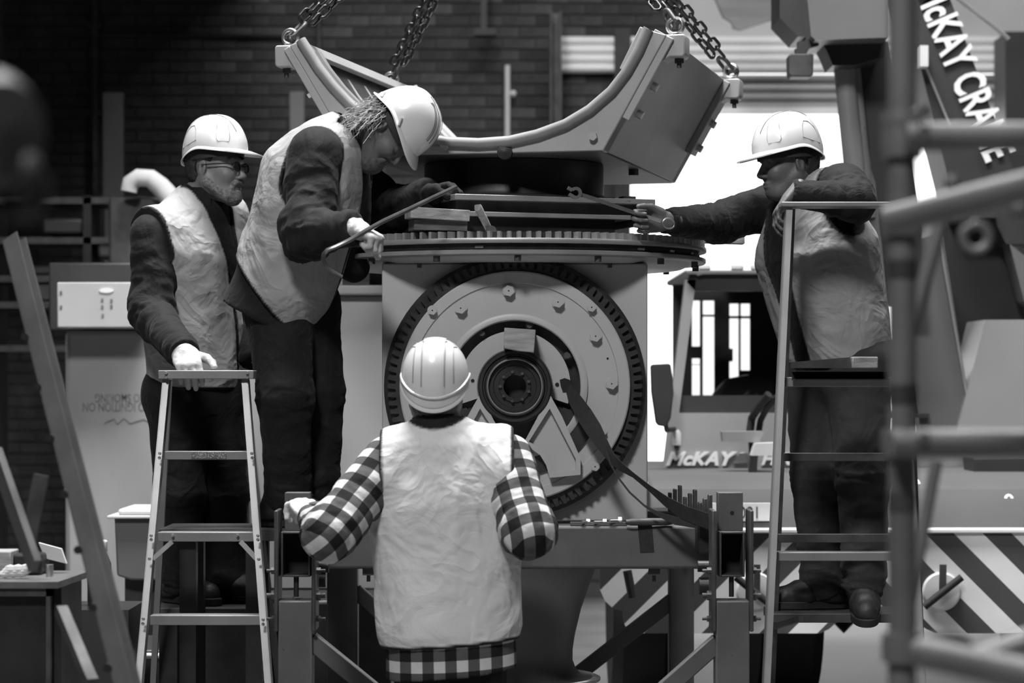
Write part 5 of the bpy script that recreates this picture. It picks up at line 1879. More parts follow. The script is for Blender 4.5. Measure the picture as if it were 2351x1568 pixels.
def hand_prims(wr, d, n, thumb, curl, spread=0.06, s=1.0, infl=0.0, tcurl=0.5, tout=0.75):
    """wr wrist, d towards the fingers, n out of the palm, thumb=+1/-1 side; curl = knuckle bends in degrees per joint"""
    d = unit(V3(d))
    n = V3(n)
    n = unit(n - d * (n @ d))
    x = np.cross(d, n) * thumb
    wr = V3(wr)

    def q(a, b, c):
        return wr + (x * a + d * b + n * c) * s
    pr = [ell(q(0.0, 0.052, 0), (x, d, n), (0.043 * s + infl, 0.056 * s, 0.0165 * s + infl), 0.012),
          cone(q(0, -0.03, 0), q(0, 0.02, 0), 0.028 * s + infl, 0.027 * s + infl, side=x, flat=0.75, k=0.02)]
    for i, (bx_, by, L) in enumerate(((0.031, 0.090, 0.080), (0.0105, 0.096, 0.088), (-0.0105, 0.092, 0.082), (-0.030, 0.083, 0.064))):
        p = q(bx_, by, 0)
        a = 0.0
        r0 = (0.0092 - 0.0006 * i) * s + infl
        pr.append(cone(q(bx_ * 0.8, 0.045, 0), p, 0.010 * s + infl, r0, k=0.008))
        cs = curl[i] if isinstance(curl[0], (list, tuple)) else curl
        sp_ = spread * (1.5 - i) / 1.5
        for j, (fr, cu) in enumerate(zip((0.45, 0.31, 0.24), cs)):
            a += math.radians(cu)
            dr = (d * math.cos(a) + n * math.sin(a))
            dr = unit(dr + x * sp_ * (1 if j == 0 else 0.5))
            p2 = p + dr * L * fr * s
            pr.append(cone(p, p2, r0 * (1 - 0.08 * j), r0 * (0.94 - 0.1 * j), k=0.003))
            p = p2
    p = q(0.030, 0.025, 0.004)
    dr = unit(x * tout + d * 0.75 + n * tcurl * 0.5)
    p2 = p + dr * 0.042 * s
    pr.append(cone(p, p2, 0.0155 * s + infl, 0.0115 * s + infl, k=0.012))
    dr2 = unit(x * tout * 0.35 + d * 0.9 + n * tcurl)
    p3 = p2 + dr2 * 0.034 * s
    pr.append(cone(p2, p3, 0.0112 * s + infl, 0.010 * s + infl, k=0.004))
    dr3 = unit(d * 0.9 + n * tcurl * 1.3 + x * 0.1)
    p4 = p3 + dr3 * 0.026 * s
    pr.append(cone(p3, p4, 0.0102 * s + infl, 0.0082 * s + infl, k=0.003))
    return pr


def boot(parent, ankle, sole_z, toe_dir, m=M_boot, tilt=0.0, s=1.0):
    a = V3(ankle)
    d = unit(np.array((toe_dir[0], toe_dir[1], tilt)))
    hz = unit(np.array((toe_dir[0], toe_dir[1], 0)))
    sd = np.cross(hz, (0, 0, 1))
    up = np.cross(sd, d)
    g = np.array((a[0], a[1], sole_z)) - hz * 0.03

    def q(f_, b, c):
        return g + d * f_ * s + sd * b * s + up * c * s
    pr = [cone(q(-0.035, 0, 0.055), q(0.10, 0, 0.050), 0.046, 0.048, k=0.03), cone(q(0.10, 0, 0.050), q(0.185, 0, 0.042), 0.050, 0.043, k=0.03),
          cone(q(-0.01, 0, 0.06), q(0.0, 0, 0.17), 0.056, 0.062, k=0.04), cone(q(0.03, 0, 0.09), q(0.11, 0, 0.065), 0.045, 0.04, k=0.03)]

    def cut(X):
        return -((X - q(0, 0, 0.022)) @ up)

    def fd(V):
        h_ = (V - g) @ d
        return 0.003 * np.sin(h_ * 90) * np.exp(-((h_ - 0.09) / 0.05) ** 2) + 0.0015 * vnoise(V * 60, 3)
    bt = garment('boot', pr, 0.006, m, parent, cut, fd)
    out = []
    for i in range(28):
        t = 2 * math.pi * i / 28
        fx = 0.075 + 0.166 * math.cos(t)
        wd = 0.056 * math.sin(t) * (1.0 if math.cos(t) > 0 else 0.86) * (abs(math.sin(t)) ** -0.25 if abs(math.sin(t)) > 0.05 else 1)
        out.append(Vector(q(fx, wd, -0.002)))
    MB().prism(out, Vector(up) * 0.030 * s).build('boot_sole', M_sole, bt, bevel=0.004)
    return bt


# ------------------------------------------------------------------ hard hat


def hard_hat(parent, c, f, up, style, s=1.0, m=M_white):
    f, r, u = head_frame(f, up)
    c = V3(c) + u * 0.047 * s
    aF, aB, aR, H = 0.132, 0.126, 0.108, 0.138

    def base(th):
        ax = aF if math.cos(th) > 0 else aB
        return 1 / math.sqrt((math.cos(th) / ax) ** 2 + (math.sin(th) / aR) ** 2)

    def zb(th):
        return -0.010 * math.cos(th) ** 2 - (0.020 * max(0, -math.cos(th)) ** 3) + 0.010 * math.exp(-((abs(th) - 1.75) / 0.45) ** 2)

    def shell(th, ph, off=0.0):
        th = (th + math.pi) % (2 * math.pi) - math.pi
        rr = base(th) * math.cos(ph) ** 0.72
        z = zb(th) * (1 - math.sin(ph)) + H * math.sin(ph) ** 1.05
        x_, y_ = rr * math.cos(th), rr * math.sin(th)
        lat = abs(y_)
        d = off
        if style == 'A':
            d += 0.0045 * (1 / (1 + math.exp((lat - 0.030) / 0.0022))) * min(1, math.sin(ph) * 4)
        elif style == 'C':
            z -= 0.020 * (1 - math.sin(ph)) ** 6 * max(0, 0.4 - math.cos(th)) / 1.4
            d += 0.004 * (1 / (1 + math.exp((lat - 0.034) / 0.002))) * min(1, math.sin(ph) * 3)
        n_ = unit(np.array((x_ / aF ** 2, y_ / aR ** 2, (z + 0.01) / H ** 2)))
        p = np.array((x_, y_, z)) + n_ * d
        return c + (f * p[0] + r * p[1] + u * p[2]) * s

    nT, nP = 112, 34
    mb = MB()
    vs = []
    for j in range(nP):
        ph = (math.pi / 2) * (j / (nP - 1)) ** 1.0 * 0.999
        for i in range(nT):
            vs.append(shell(2 * math.pi * i / nT, ph))
    fs = [(j * nT + i, j * nT + (i + 1) % nT, (j + 1) * nT + (i + 1) % nT, (j + 1) * nT + i) for j in range(nP - 1) for i in range(nT)]
    mb.add(vs, fs)
    hat = mb.build('hard_hat', m, parent, angle=80)
    so = hat.modifiers.new('thickness', 'SOLIDIFY')
    so.thickness = 0.003
    so.offset = -1
    # brim ring with the peak
    vs, fs = [], []
    prof = ((-0.002, 0.004), (0.3, 0.002), (0.7, -0.002), (1.0, -0.004), (1.0, -0.0085), (0.6, -0.007), (0.2, -0.006), (-0.01, -0.004))
    for i in range(nT):
        th = (2 * math.pi * i / nT + math.pi) % (2 * math.pi) - math.pi
        front = math.exp(-(abs(th) / 0.80) ** 3.2)
        if style == 'B':
            b = 0.012 + 0.026 * front
        elif style == 'C':
            b = 0.003 + 0.046 * front
        else:
            b = 0.006 + 0.052 * front
        drop = 0.017 * front
        for t, dz in prof:
            rr = base(th) + b * t
            z = zb(th) + dz - drop * max(0, t) ** 1.3 + 0.001 - (0.020 * max(0, 0.4 - math.cos(th)) / 1.4 if style == 'C' else 0)
            vs.append(c + (f * rr * math.cos(th) + r * rr * math.sin(th) + u * z) * s)
    k = len(prof)
    for i in range(nT):
        j = (i + 1) % nT
        for a in range(k):
            b_ = (a + 1) % k
            fs.append((i * k + a, j * k + a, j * k + b_, i * k + b_))
    MB().add(vs, fs).build('brim', m, hat, angle=60)

    def line(path, rad, name, mm):
        MB().tube([Vector(shell(t, p, 0.0004)) for t, p in path], rad, 6).build(name, mm, hat)

    def rng_(a, b, n):
        return [a + (b - a) * i / (n - 1) for i in range(n)]
    M_groove = mat('hat_groove', 0.10, 0.6, var=0.1)
    M_groove2 = mat('hat_panel_edge', 0.30, 0.5, var=0.1)

    def lat_line(y0, p0, p1, rad, name, mm, back=False):
        """line at constant distance y0 from the crown's centre"""
        pts = []
        for t in rng_(p0, p1, 40):
            ph = math.radians(t if t <= 90 else 180 - t)
            fr = t <= 90
            rr = math.cos(ph) ** 0.72 * 0.13
            if rr < abs(y0) * 1.02:
                th = math.copysign(math.pi / 2, y0)
                ph2 = math.acos(min(1, (abs(y0) / aR) ** (1 / 0.72)))
                pts.append((th, ph2))
                continue
            th = math.asin(max(-1, min(1, y0 / max(base(0.3) * math.cos(ph) ** 0.72, 1e-4))))
            if not fr:
                th = math.pi - th
            pts.append((th, ph))
        line(pts, rad, name, mm)
    if style == 'A':
        for t in (-1, 1):
            # front vent panel and rear side panel outlines
            line([(t * a, math.radians(b)) for a, b in ((0.42, 58), (0.50, 40), (0.55, 20), (0.60, 13), (0.95, 13), (1.0, 17), (0.92, 40), (0.78, 62))], 0.0018, 'panel_line', M_groove2)
            pan = [(t * a, math.radians(b)) for a, b in ((1.75, 14), (1.8, 34), (1.95, 45), (2.2, 46), (2.45, 38), (2.55, 22), (2.5, 14), (2.1, 12))]
            line(pan + pan[:1], 0.0020, 'panel_line', M_groove2)
        for t in (-1, 1):
            lat_line(t * 0.031, 30, 118, 0.0012, 'groove_line', M_groove)
    elif style == 'B':
        for y0 in (0.024, 0.040, 0.048, -0.024, -0.040, -0.048):
            lat_line(y0, 28, 100, 0.0016, 'groove_line', M_groove)
        for t in (-1, 1):
            for th in (1.3, 2.5):
                a, b2 = shell(t * th, 0.02, 0.004), shell(t * (th + 0.16), 0.16, 0.004)
                MB().bar(Vector(a), Vector(b2), 0.02, 0.006).build('strap_slot', m, hat)
    else:
        for y0 in (0.036, -0.036, 0.068, -0.068):
            lat_line(y0, 60, 160, 0.0024, 'rib_line', M_groove2)
        line([(a, 0.17) for a in rng_(math.pi * 0.42, math.pi * 1.58, 40)], 0.0045, 'rain_gutter', m)
    # head band inside
    vs = []
    for i in range(48):
        th = 2 * math.pi * i / 48
        for z in (-0.030, 0.012):
            rr = base((th + math.pi) % (2 * math.pi) - math.pi) - 0.016
            vs.append(c + (f * rr * math.cos(th) + r * rr * math.sin(th) + u * z) * s)
    MB().add(vs, [(2 * i, 2 * ((i + 1) % 48), 2 * ((i + 1) % 48) + 1, 2 * i + 1) for i in range(48)]).build('head_band', M_rubber, hat)
    return hat


# ------------------------------------------------------------------ dressed figure


def figure(name, label, J, o):
    """J: joints (world points); o: options. Returns the root Empty."""
    root = thing(name, label, 'person', (J['pel'][0], J['pel'][1], min(J['solL'], J['solR'])))
    j = {k: V3(v) if not isinstance(v, float) else v for k, v in J.items()}
    side = unit(j['shR'] - j['shL'])
    spine = unit(j['nk'] - j['pel'])
    fwd = np.cross(spine, side) * -1          # out of the chest
    fwd = unit(np.cross((0, 0, 1), side)) if abs(fwd @ np.cross((0, 0, 1), side)) > 0.99 else unit(np.cross(spine, side))
    if fwd @ V3(o['fwd']) < 0:
        fwd = -fwd
    wst = j['pel'] + (j['ch'] - j['pel']) * 0.42
    bulk = o.get('bulk', 1.0)
    flat = o.get('flat', 0.66)

    def torso(off):
        t = [cone(j['pel'] - spine * 0.17, j['pel'], 0.155 * bulk + off + o.get('tail', 0.0), 0.160 * bulk + off + o.get('tail', 0.0) * 0.5, side, flat + 0.04, 0.05), cone(j['pel'], wst, 0.160 * bulk + off, 0.158 * bulk + off, side, flat + 0.04, 0.05), cone(wst, j['ch'], 0.158 * bulk + off, 0.176 * bulk + off, side, flat, 0.10),
             cone(j['ch'], j['ch'] + (j['nk'] - j['ch']) * 0.62, 0.174 * bulk + off, 0.115 + off, side, flat, 0.12),
             cone(j['shL'] * 0.86 + j['shR'] * 0.14, j['shR'] * 0.86 + j['shL'] * 0.14, 0.068 + off, 0.068 + off, k=0.06),
             cone(j['nk'] - spine * 0.04, j['nk'] - spine * 0.01, 0.085 + off, 0.068 + off, k=0.05)]
        for a, b, r0, r1 in o.get('belly', ()):
            t.append(cone(a, b, r0 + off, r1 + off, k=0.06))
        return t

    def arms(off, ra=0.070, re=0.058, rw=0.044):
        a = []
        for s_ in 'LR':
            a.append(cone(j['sh' + s_], j['el' + s_], ra + off, re + off, k=0.05))
            a.append(cone(j['el' + s_], j['wr' + s_], re + off, rw + off, k=0.03))
        return a

    def legs(off, sc=1.0):
        l = [cone(j['hipL'], j['hipR'], o.get('hipr', 0.125) * bulk + off, o.get('hipr', 0.125) * bulk + off, k=0.05), cone(j['pel'] + spine * 0.06, j['pel'] - spine * 0.03, o.get('waistr', 0.155) * bulk + off, o.get('waistr', 0.155) * bulk + off, side, flat + 0.04, 0.05)]
        for s_ in 'LR':
            an = j['an' + s_]
            l.append(cone(j['hip' + s_], j['kn' + s_], 0.108 * sc + off, 0.086 * sc + off, k=0.04))
            l.append(cone(j['kn' + s_], an, 0.086 * sc + off, 0.070 * sc + off, k=0.03))
        return l
    # body: head and hands finely meshed, the rest beneath the clothes coarser
    hf, hu = o['head']
    hp = head_prims(j['hd'], hf, hu, j['nk'], o.get('hs', 1.0))
    parts = [grid_mesh(hp + [cone(j['nk'], j['nk'] - spine * 0.08, 0.064, 0.07, k=0.03)], 0.0036)]
    core = [cone(j['pel'], wst, 0.125, 0.12, side, flat, 0.05), cone(wst, j['ch'], 0.12, 0.14, side, flat, 0.05), cone(j['ch'], j['nk'], 0.13, 0.055, side, flat, 0.05)]
    core += arms(-0.026) + legs(-0.03)
    parts.append(grid_mesh(core, 0.014))
    for s_ in 'LR':
        if s_ in o.get('hands', {}) and not o['hands'][s_].get('glove'):
            hh = o['hands'][s_]
            parts.append(grid_mesh(hand_prims(j['wr' + s_], hh['d'], hh['n'], hh['t'], hh['curl'], s=hh.get('s', 1.0), tcurl=hh.get('tc', 0.5), tout=hh.get('to', 0.75)), 0.003))
    V, Q = join(parts)
    np_mesh('body', V, Q, o.get('skin', M_skin), root)
    # gloves
    for s_, hh in o.get('hands', {}).items():
        if hh.get('glove'):
            w_, d = j['wr' + s_], unit(V3(hh['d']))
            pr = hand_prims(w_, d, hh['n'], hh['t'], hh['curl'], s=1.06 * hh.get('s', 1.0), infl=0.003, tcurl=hh.get('tc', 0.5), tout=hh.get('to', 0.75))
            fa_ = unit(j['wr' + s_] - j['el' + s_])
            pr.append(cone(w_ - fa_ * 0.012, w_ + d * 0.02, hh.get('cuffr', 0.043), 0.036, k=0.02))
            fo = (lambda V_, w0=w_, d0=d: 0.0016 * folds(V_, (38, 38, 38), 11) + 0.003 * np.sin(((V_ - w0) @ d0) * 160) * np.exp(-(((V_ - w0) @ d0 - 0.0) / 0.03) ** 2))
            garment('glove', pr, 0.0034, hh['glove'], root, None, fo)
    # trousers
    tsc = o.get('tsc', 1.0)

    def tcut(X):
        d = ((X - (j['pel'] + spine * 0.10)) @ spine)
        return d

    def tfold(V):
        f_ = 0.0055 * folds(V, o.get('tfs', (7, 7, 10)), 21)
        for s_ in 'LR':
            ab = j['an' + s_] - j['kn' + s_]
            t = ((V - j['kn' + s_]) @ ab) / (ab @ ab)
            near = np.exp(-(np.linalg.norm(V - j['kn' + s_] - np.clip(t, 0, 1)[:, None] * ab, axis=1) / 0.14) ** 4)
            f_ += near * 0.010 * folds(np.stack([t * 11, (V @ side) * 8, (V @ fwd) * 8 + t * 4], 1), (1, 1, 1), 4, 0.8) * np.clip((t - 0.5) * 2.5, 0.1, 1)
            f_ += near * 0.007 * folds(np.stack([t * 12, (V @ side) * 8, (V @ fwd) * 8], 1), (1, 1, 1), 8, 0.8) * np.exp(-(t / 0.2) ** 2)
        return f_
    garment('trousers', legs(0.0, tsc), 0.010, o.get('trous', M_trous), root, tcut, tfold, lambda V: {'trim': np.zeros(len(V))})
    # boots
    for s_ in 'LR':
        bd = o['boots'][s_]
        boot(root, j['an' + s_], j['sol' + s_], bd[0], o.get('boot_m', M_boot), bd[1])
    # jacket / shirt
    jm = o.get('jacket', M_jacket)
    jz = o.get('jhem', 0.02)
    seamd = {s_: fwd for s_ in 'LR'}

    def jcut(X):
        c = -((X - (j['pel'] - spine * jz)) @ spine) + o.get('jtilt', 0.0) * ((X - j['pel']) @ side)
        for s_ in 'LR':
            ax = unit(j['wr' + s_] - j['el' + s_])
            L = np.linalg.norm(j['wr' + s_] - j['el' + s_])
            dd = (X - j['el' + s_]) @ ax - (L + o.get('cuff', 0.0))
            lat = np.linalg.norm(X - j['wr' + s_], axis=-1) - 0.10
            c = np.maximum(c, -np.maximum(-dd, lat))
        return c

    def jfold(V):
        f_ = 0.004 * folds(V, (8, 8, 9), 31) * o.get('jf', 1.0)
        for s_ in 'LR':
            for a, b, cen, wd, fq, amp in ((j['sh' + s_], j['el' + s_], 0.8, 0.6, 17, 0.011), (j['el' + s_], j['wr' + s_], 0.1, 0.5, 18, 0.011), (j['el' + s_], j['wr' + s_], 0.95, 0.25, 30, 0.005)):
                ab = b - a
                t = ((V - a) @ ab) / (ab @ ab)
                q_ = V - a - np.clip(t, 0, 1)[:, None] * ab
                near = np.exp(-(np.linalg.norm(q_, axis=1) / 0.12) ** 4)
                L_ = np.linalg.norm(ab)
                C_ = np.stack([t * L_ * fq * 0.8, q_ @ side * 9 + t * 2, q_ @ fwd * 9 + t * L_ * 9], 1)
                f_ += near * amp * 1.3 * o.get('jf', 1.0) * folds(C_, (1, 1, 1), 14, 0.6) * np.exp(-((t - cen) / wd) ** 2)
        return f_

    def jattr(V):
        if jm is not M_plaid:
            return {'trim': np.zeros(len(V))}
        # lay the checks along each sleeve and straight down the body
        best = np.full(len(V), 1e9)
        pu = (V - j['pel']) @ side
        pv = (V - j['pel']) @ spine
        best = evalp(torso(0.0), V) + 0.035
        for s_ in 'LR':
            ax = unit(j['el' + s_] - j['sh' + s_])
            vw = unit(fwd - ax * (fwd @ ax))
            oth = np.cross(ax, vw)
            for a, b in ((j['sh' + s_], j['el' + s_]), (j['el' + s_], j['wr' + s_])):
                ab = b - a
                t = np.clip(((V - a) @ ab) / (ab @ ab), 0, 1)
                q = V - a - t[:, None] * ab
                dist = np.linalg.norm(q, axis=1) - 0.062
                m_ = dist < best
                best = np.where(m_, dist, best)
                X_ = V - j['sh' + s_]
                pu = np.where(m_, X_ @ ax, pu)
                pv = np.where(m_, X_ @ oth + 0.25 * (X_ @ vw), pv)
        return {'plaid_u': pu + 0.01 + 2, 'plaid_v': pv + 2, 'trim': np.zeros(len(V))}
    garment('jacket' if jm is not M_plaid else 'plaid_shirt', torso(0.0) + arms(0.0, *o.get('armr', (0.078, 0.066, 0.052))) + [cone(a, b, r0, r1, k=0.05) for a, b, r0, r1 in o.get('jextra', ())],
            0.007 if jm is M_plaid else 0.0085, jm, root, jcut, jfold, jattr)
    # collar
    if o.get('collar', True):
        nk = j['nk']
        cp = []
        for t in np.linspace(-2.6, 2.6, 19):
            dr = -fwd * math.cos(t) + side * math.sin(t)
            cp.append(Vector(nk + spine * (0.022 - 0.012 * abs(t) / 2.6) + dr * (0.078) + fwd * 0.010 * (abs(t) > 2)))
        A_ = [p - Vector(spine) * 0.035 for p in cp]
        B_ = [p + Vector(spine) * 0.028 for p in cp]
        out_ = [Vector(unit(V3(p) - nk - spine * ((V3(p) - nk) @ spine))) * 0.012 for p in cp]
        co = MB().strip([a + o2 for a, o2 in zip(A_, out_)], B_, Vector(spine) * 0.0 + Vector(fwd) * 0.004)
        cme = co.build('collar', o.get('collar_m', jm if jm is not M_plaid else M_jacket), root)
        sb = cme.modifiers.new('soft', 'SOLIDIFY')
        sb.thickness = 0.006
    # safety vest
    vo = o['vest']
    off = vo.get('off', 0.014)

    def vcuts(X):
        """positive outside the vest's cloth"""
        c = -((X - j['pel'] - spine * vo['hem']) @ spine) + vo.get('tilt', 0.0) * ((X - j['pel']) @ side) + vo.get('ftilt', 0.0) * ((X - j['pel']) @ fwd)
        for s_ in 'LR':
            inward = unit(j['ch'] - j['sh' + s_])
            a = j['sh' + s_] + side * (0.004 if s_ == 'R' else -0.004)
            ax = unit(j['el' + s_] - a) * 0.5 + unit(-spine) * 0.5
            b = a + unit(ax) * vo.get('ahl', 0.10)
            arm = pd(cone(a + (side if s_ == 'R' else -side) * vo.get('aho', 0.0), b + (side if s_ == 'R' else -side) * vo.get('aho', 0.0), vo.get('ah', 0.092), vo.get('ah', 0.092) * 0.95), X)
            outw = (X - j['sh' + s_]) @ (side if s_ == 'R' else -side) - vo.get('shw', 0.012) - (0.35 * np.clip(-0.08 - (X - j['sh' + s_]) @ spine, 0, 0.1) if vo.get('cap') else 0)
            if not vo.get('cap'):
                c = np.maximum(c, -arm)
            c = np.maximum(c, np.where(((X - j['sh' + s_]) @ spine) > -0.14, outw, -1))
        nkd = pd(cone(j['nk'] - spine * 0.03, j['nk'] + spine * 0.2, 0.080, 0.09), X)
        c = np.maximum(c, -nkd)
        if vo.get('open'):
            lat = np.abs((X - j['nk']) @ side - vo.get('openc', 0.0))
            dn = (j['nk'] - X) @ spine
            w_ = vo['open'][0] + vo['open'][1] * np.clip(1 - dn / 0.42, 0, 1)
            fr = ((X - j['ch']) @ fwd)
            c = np.maximum(c, np.where(fr > 0, w_ - lat, -1))
        return c
    tv = torso(off)
    if vo.get('cap'):
        ar0 = o.get('armr', (0.078, 0.066, 0.052))[0]
        for s_ in 'LR':
            tv.append(cone(j['sh' + s_] - (j['el' + s_] - j['sh' + s_]) * 0.05, j['sh' + s_] + (j['el' + s_] - j['sh' + s_]) * 0.2, ar0 + off * 0.9, ar0 + off * 0.9, k=0.05))

    def vfull(X):
        c = vcuts(X)
        return c

    def vfold(V):
        f_ = vo.get('fa', 0.0055) * folds(V, vo.get('fs', (6, 6, 4)), vo.get('seed', 51), 0.8) + 0.0014 * folds(V, (14, 14, 12), 61)
        return f_ * np.clip((-0.004 - vcuts(V)) / 0.035, 0, 1)
    inner = torso(off - 0.030)
    base_cut = vfull

    def vcut2(X):
        return np.maximum(base_cut(X), -evalp(inner, X))

    def vattr(V):
        d = vcuts(V)
        return {'trim': np.clip((d + 0.0125) / 0.003, 0, 1)}
    garment('safety_vest', tv, 0.0072, vo.get('m', M_vest), root, vcut2, vfold, vattr)
    hard_hat(root, j['hd'] + V3(o.get('hatoff', (0, 0, 0))), o.get('hatf', hf), o.get('hatu', hu), o['hat'], o.get('hatscale', 1.0))
    return root, j, side, spine, fwd


def hair_cap(root, c, f, up, s, m, name='hair', low=-0.05, back=0.01):
    """short hair hugging the skull below the hat"""
    f, r, u = head_frame(f, up)
    c = V3(c)
    A = (f, r, u)
    pr = [ell(c + (f * -0.016 + u * 0.045) * s, A, (0.100 * s, 0.0815 * s, 0.094 * s), 0.02), ell(c + (f * -0.055 + u * -0.01) * s, A, (0.050 * s, 0.066 * s, 0.065 * s), 0.03)]

    def cut(X):
        d = X - c
        ff, uu, rr = d @ f / s, d @ u / s, np.abs(d @ r) / s
        side_line = ff - (0.028 - 0.5 * np.maximum(0, 0.03 - uu))      # side burn edge
        ear = 0.034 - np.sqrt((ff + 0.012) ** 2 + (uu + 0.006) ** 2)
        ear = np.where(rr > 0.05, ear, -1)
        return np.maximum(np.maximum(side_line, low - uu), ear) * 1.0
    garment(name, pr, 0.005, m, root, cut, lambda V: 0.0025 * folds(V, (60, 60, 60), 71))


# ---------------------------------------------------------------- man with glasses, left
hd1 = P(494, 386, 9.38)
f1 = Vector((0.93, -0.36, 0.02))
J1 = dict(pel=P(448, 890, 9.45), ch=P(438, 585, 9.42), nk=P(462, 452, 9.42), hd=hd1,
          shR=P(350, 540, 9.26), shL=P(530, 510, 9.60), elR=P(346, 725, 9.20), elL=P(585, 700, 9.62), wrR=P(424, 812, 8.83), wrL=P(585, 830, 9.45),
          hipR=P(405, 905, 9.40), hipL=P(495, 905, 9.52), knR=P(412, 1130, 9.38), knL=P(515, 1130, 9.50), anR=P(420, 1335, 9.50), anL=P(520, 1335, 9.55), solL=z2 + 0.004, solR=z2 + 0.004)
g1 = dict(d=(0.25, -0.86, -0.40), n=(0.1, 0.30, -0.95), t=1, curl=(50, 40, 20), s=1.05, glove=M_glove, tc=0.15, to=1.1)
r1, *_ = figure('person', 'bearded man with glasses in white hard hat, gloved hand on the left ladder', J1,
                dict(fwd=(0.7, -0.7, 0), head=(f1, (0.05, 0, 1)), hs=1.06, skin=M_skin, hands={'R': g1}, boots={'R': ((0.75, -0.66), 0.0), 'L': ((0.9, -0.4), 0.0)},
                     vest=dict(hem=0.0, off=0.016, open=(0.004, 0.080), openc=0.0, m=M_vest1, cap=True, seed=52, shw=0.020, fa=0.009), hat='A', bulk=1.06, flat=0.74, jhem=0.10, armr=(0.085, 0.074, 0.056), tsc=1.06, hatscale=1.03, hatf=f1 + Vector((0, 0, 0.06)), hatoff=(0, 0, 0.012)))
hair_cap(r1, hd1, f1, (0.05, 0, 1), 1.06, M_haird)
# beard, glasses
hf_, hr_, hu_ = head_frame(f1, (0.05, 0, 1))


def hpt(a, b, d, c=hd1, s=1.06):
    return V3(c) + (hf_ * a + hr_ * b + hu_ * d) * s


pr = [cone(hpt(0.0, 0.058, -0.055), hpt(0.058, 0.030, -0.102), 0.022, 0.025, k=0.02), cone(hpt(0.0, -0.058, -0.055), hpt(0.058, -0.030, -0.102), 0.022, 0.025, k=0.02),
      ell(hpt(0.070, 0, -0.108), (hf_, hr_, hu_), (0.038, 0.040, 0.036), 0.02), cone(hpt(0.096, 0.022, -0.060), hpt(0.096, -0.022, -0.060), 0.012, 0.012, k=0.01),
      cone(hpt(0.088, 0.028, -0.062), hpt(0.076, 0.030, -0.10), 0.010, 0.014, k=0.01), cone(hpt(0.088, -0.028, -0.062), hpt(0.076, -0.030, -0.10), 0.010, 0.014, k=0.01)]
garment('beard', pr, 0.0045, M_beard, r1, None, lambda V: 0.002 * folds(V, (90, 90, 60), 81))
gl = MB()
for s_ in (-1, 1):
    cc = hpt(0.110, s_ * 0.034, -0.004)
    loop = [Vector(cc + (hr_ * 0.026 * math.cos(t) + hu_ * 0.018 * math.sin(t) - hf_ * 0.004 * abs(math.cos(t)))) for t in [2 * math.pi * i / 20 for i in range(20)]]
    gl.tube(loop, 0.0022, 6, closed=True)
    gl.tube([Vector(hpt(0.106, s_ * 0.060, 0.006)), Vector(hpt(0.04, s_ * 0.080, 0.006)), Vector(hpt(-0.012, s_ * 0.086, 0.004))], 0.0024, 6)
gl.tube([Vector(hpt(0.112, -0.010, 0.0)), Vector(hpt(0.116, 0, 0.004)), Vector(hpt(0.112, 0.010, 0.0))], 0.002, 6)
go = gl.build('glasses', M_rubber, r1)
for s_ in (-1, 1):
    cc = hpt(0.110, s_ * 0.034, -0.004)
    MB().prism([Vector(cc + (hr_ * 0.025 * math.cos(t) + hu_ * 0.017 * math.sin(t))) for t in [2 * math.pi * i / 20 for i in range(20)]], Vector(hf_) * 0.001).build('lens', M_lens, go)

# ---------------------------------------------------------------- bent man with the pry bar
hd2 = P(894, 296, 8.89)
f2, u2 = Vector((0.44, -0.10, -0.88)), Vector((0.88, -0.16, 0.44))
zs2 = z1 + 0.004
J2 = dict(pel=P(648, 655, 9.02), ch=P(728, 420, 9.0), nk=P(806, 305, 8.97), hd=hd2,
          shR=P(724, 352, 8.80), shL=P(790, 360, 9.22), elR=P(700, 540, 8.70), elL=P(880, 490, 9.22), wrR=P(812, 522, 8.56), wrL=P(985, 447, 9.02),
          hipR=P(640, 705, 8.97), hipL=P(704, 700, 9.10), knR=P(655, 910, 8.88), knL=P(728, 905, 9.08), anR=P(662, 1140, 8.95), anL=P(728, 1135, 9.08), solL=zs2, solR=zs2)
g2 = dict(d=(0.85, -0.30, -0.42), n=(-0.35, 0.2, -0.9), t=1, curl=(70, 80, 50), glove=M_glove, tc=0.9, to=0.5)
g2l = dict(d=(0.8, -0.3, 0.2), n=(0, -0.3, -1), t=-1, curl=(50, 80, 50), glove=M_jacket, tc=0.7)
r2, *_ = figure('person', 'bent over man with long grey hair in white hard hat, levering with a pry bar', J2,
                dict(fwd=(0.9, 0, -0.4), head=(f2, u2), hs=1.05, skin=M_skind, hands={'R': g2, 'L': g2l}, boots={'R': ((0.95, -0.3), 0.0), 'L': ((0.98, -0.1), 0.0)},
                     vest=dict(hem=-0.065, off=0.020, fa=0.009, open=(0.005, 0.10), m=M_vest2, ah=0.096, seed=53, tilt=0.0, ftilt=-0.5, shw=0.12, ahl=0.12), hat='B', bulk=1.10, flat=0.86, jhem=0.14, armr=(0.092, 0.080, 0.060),
                     belly=(), jextra=((P(800, 440, 9.05), P(812, 610, 9.12), 0.075, 0.062),), tail=0.028, tsc=1.14, hipr=0.100, waistr=0.135, hatscale=1.06, jf=1.3))
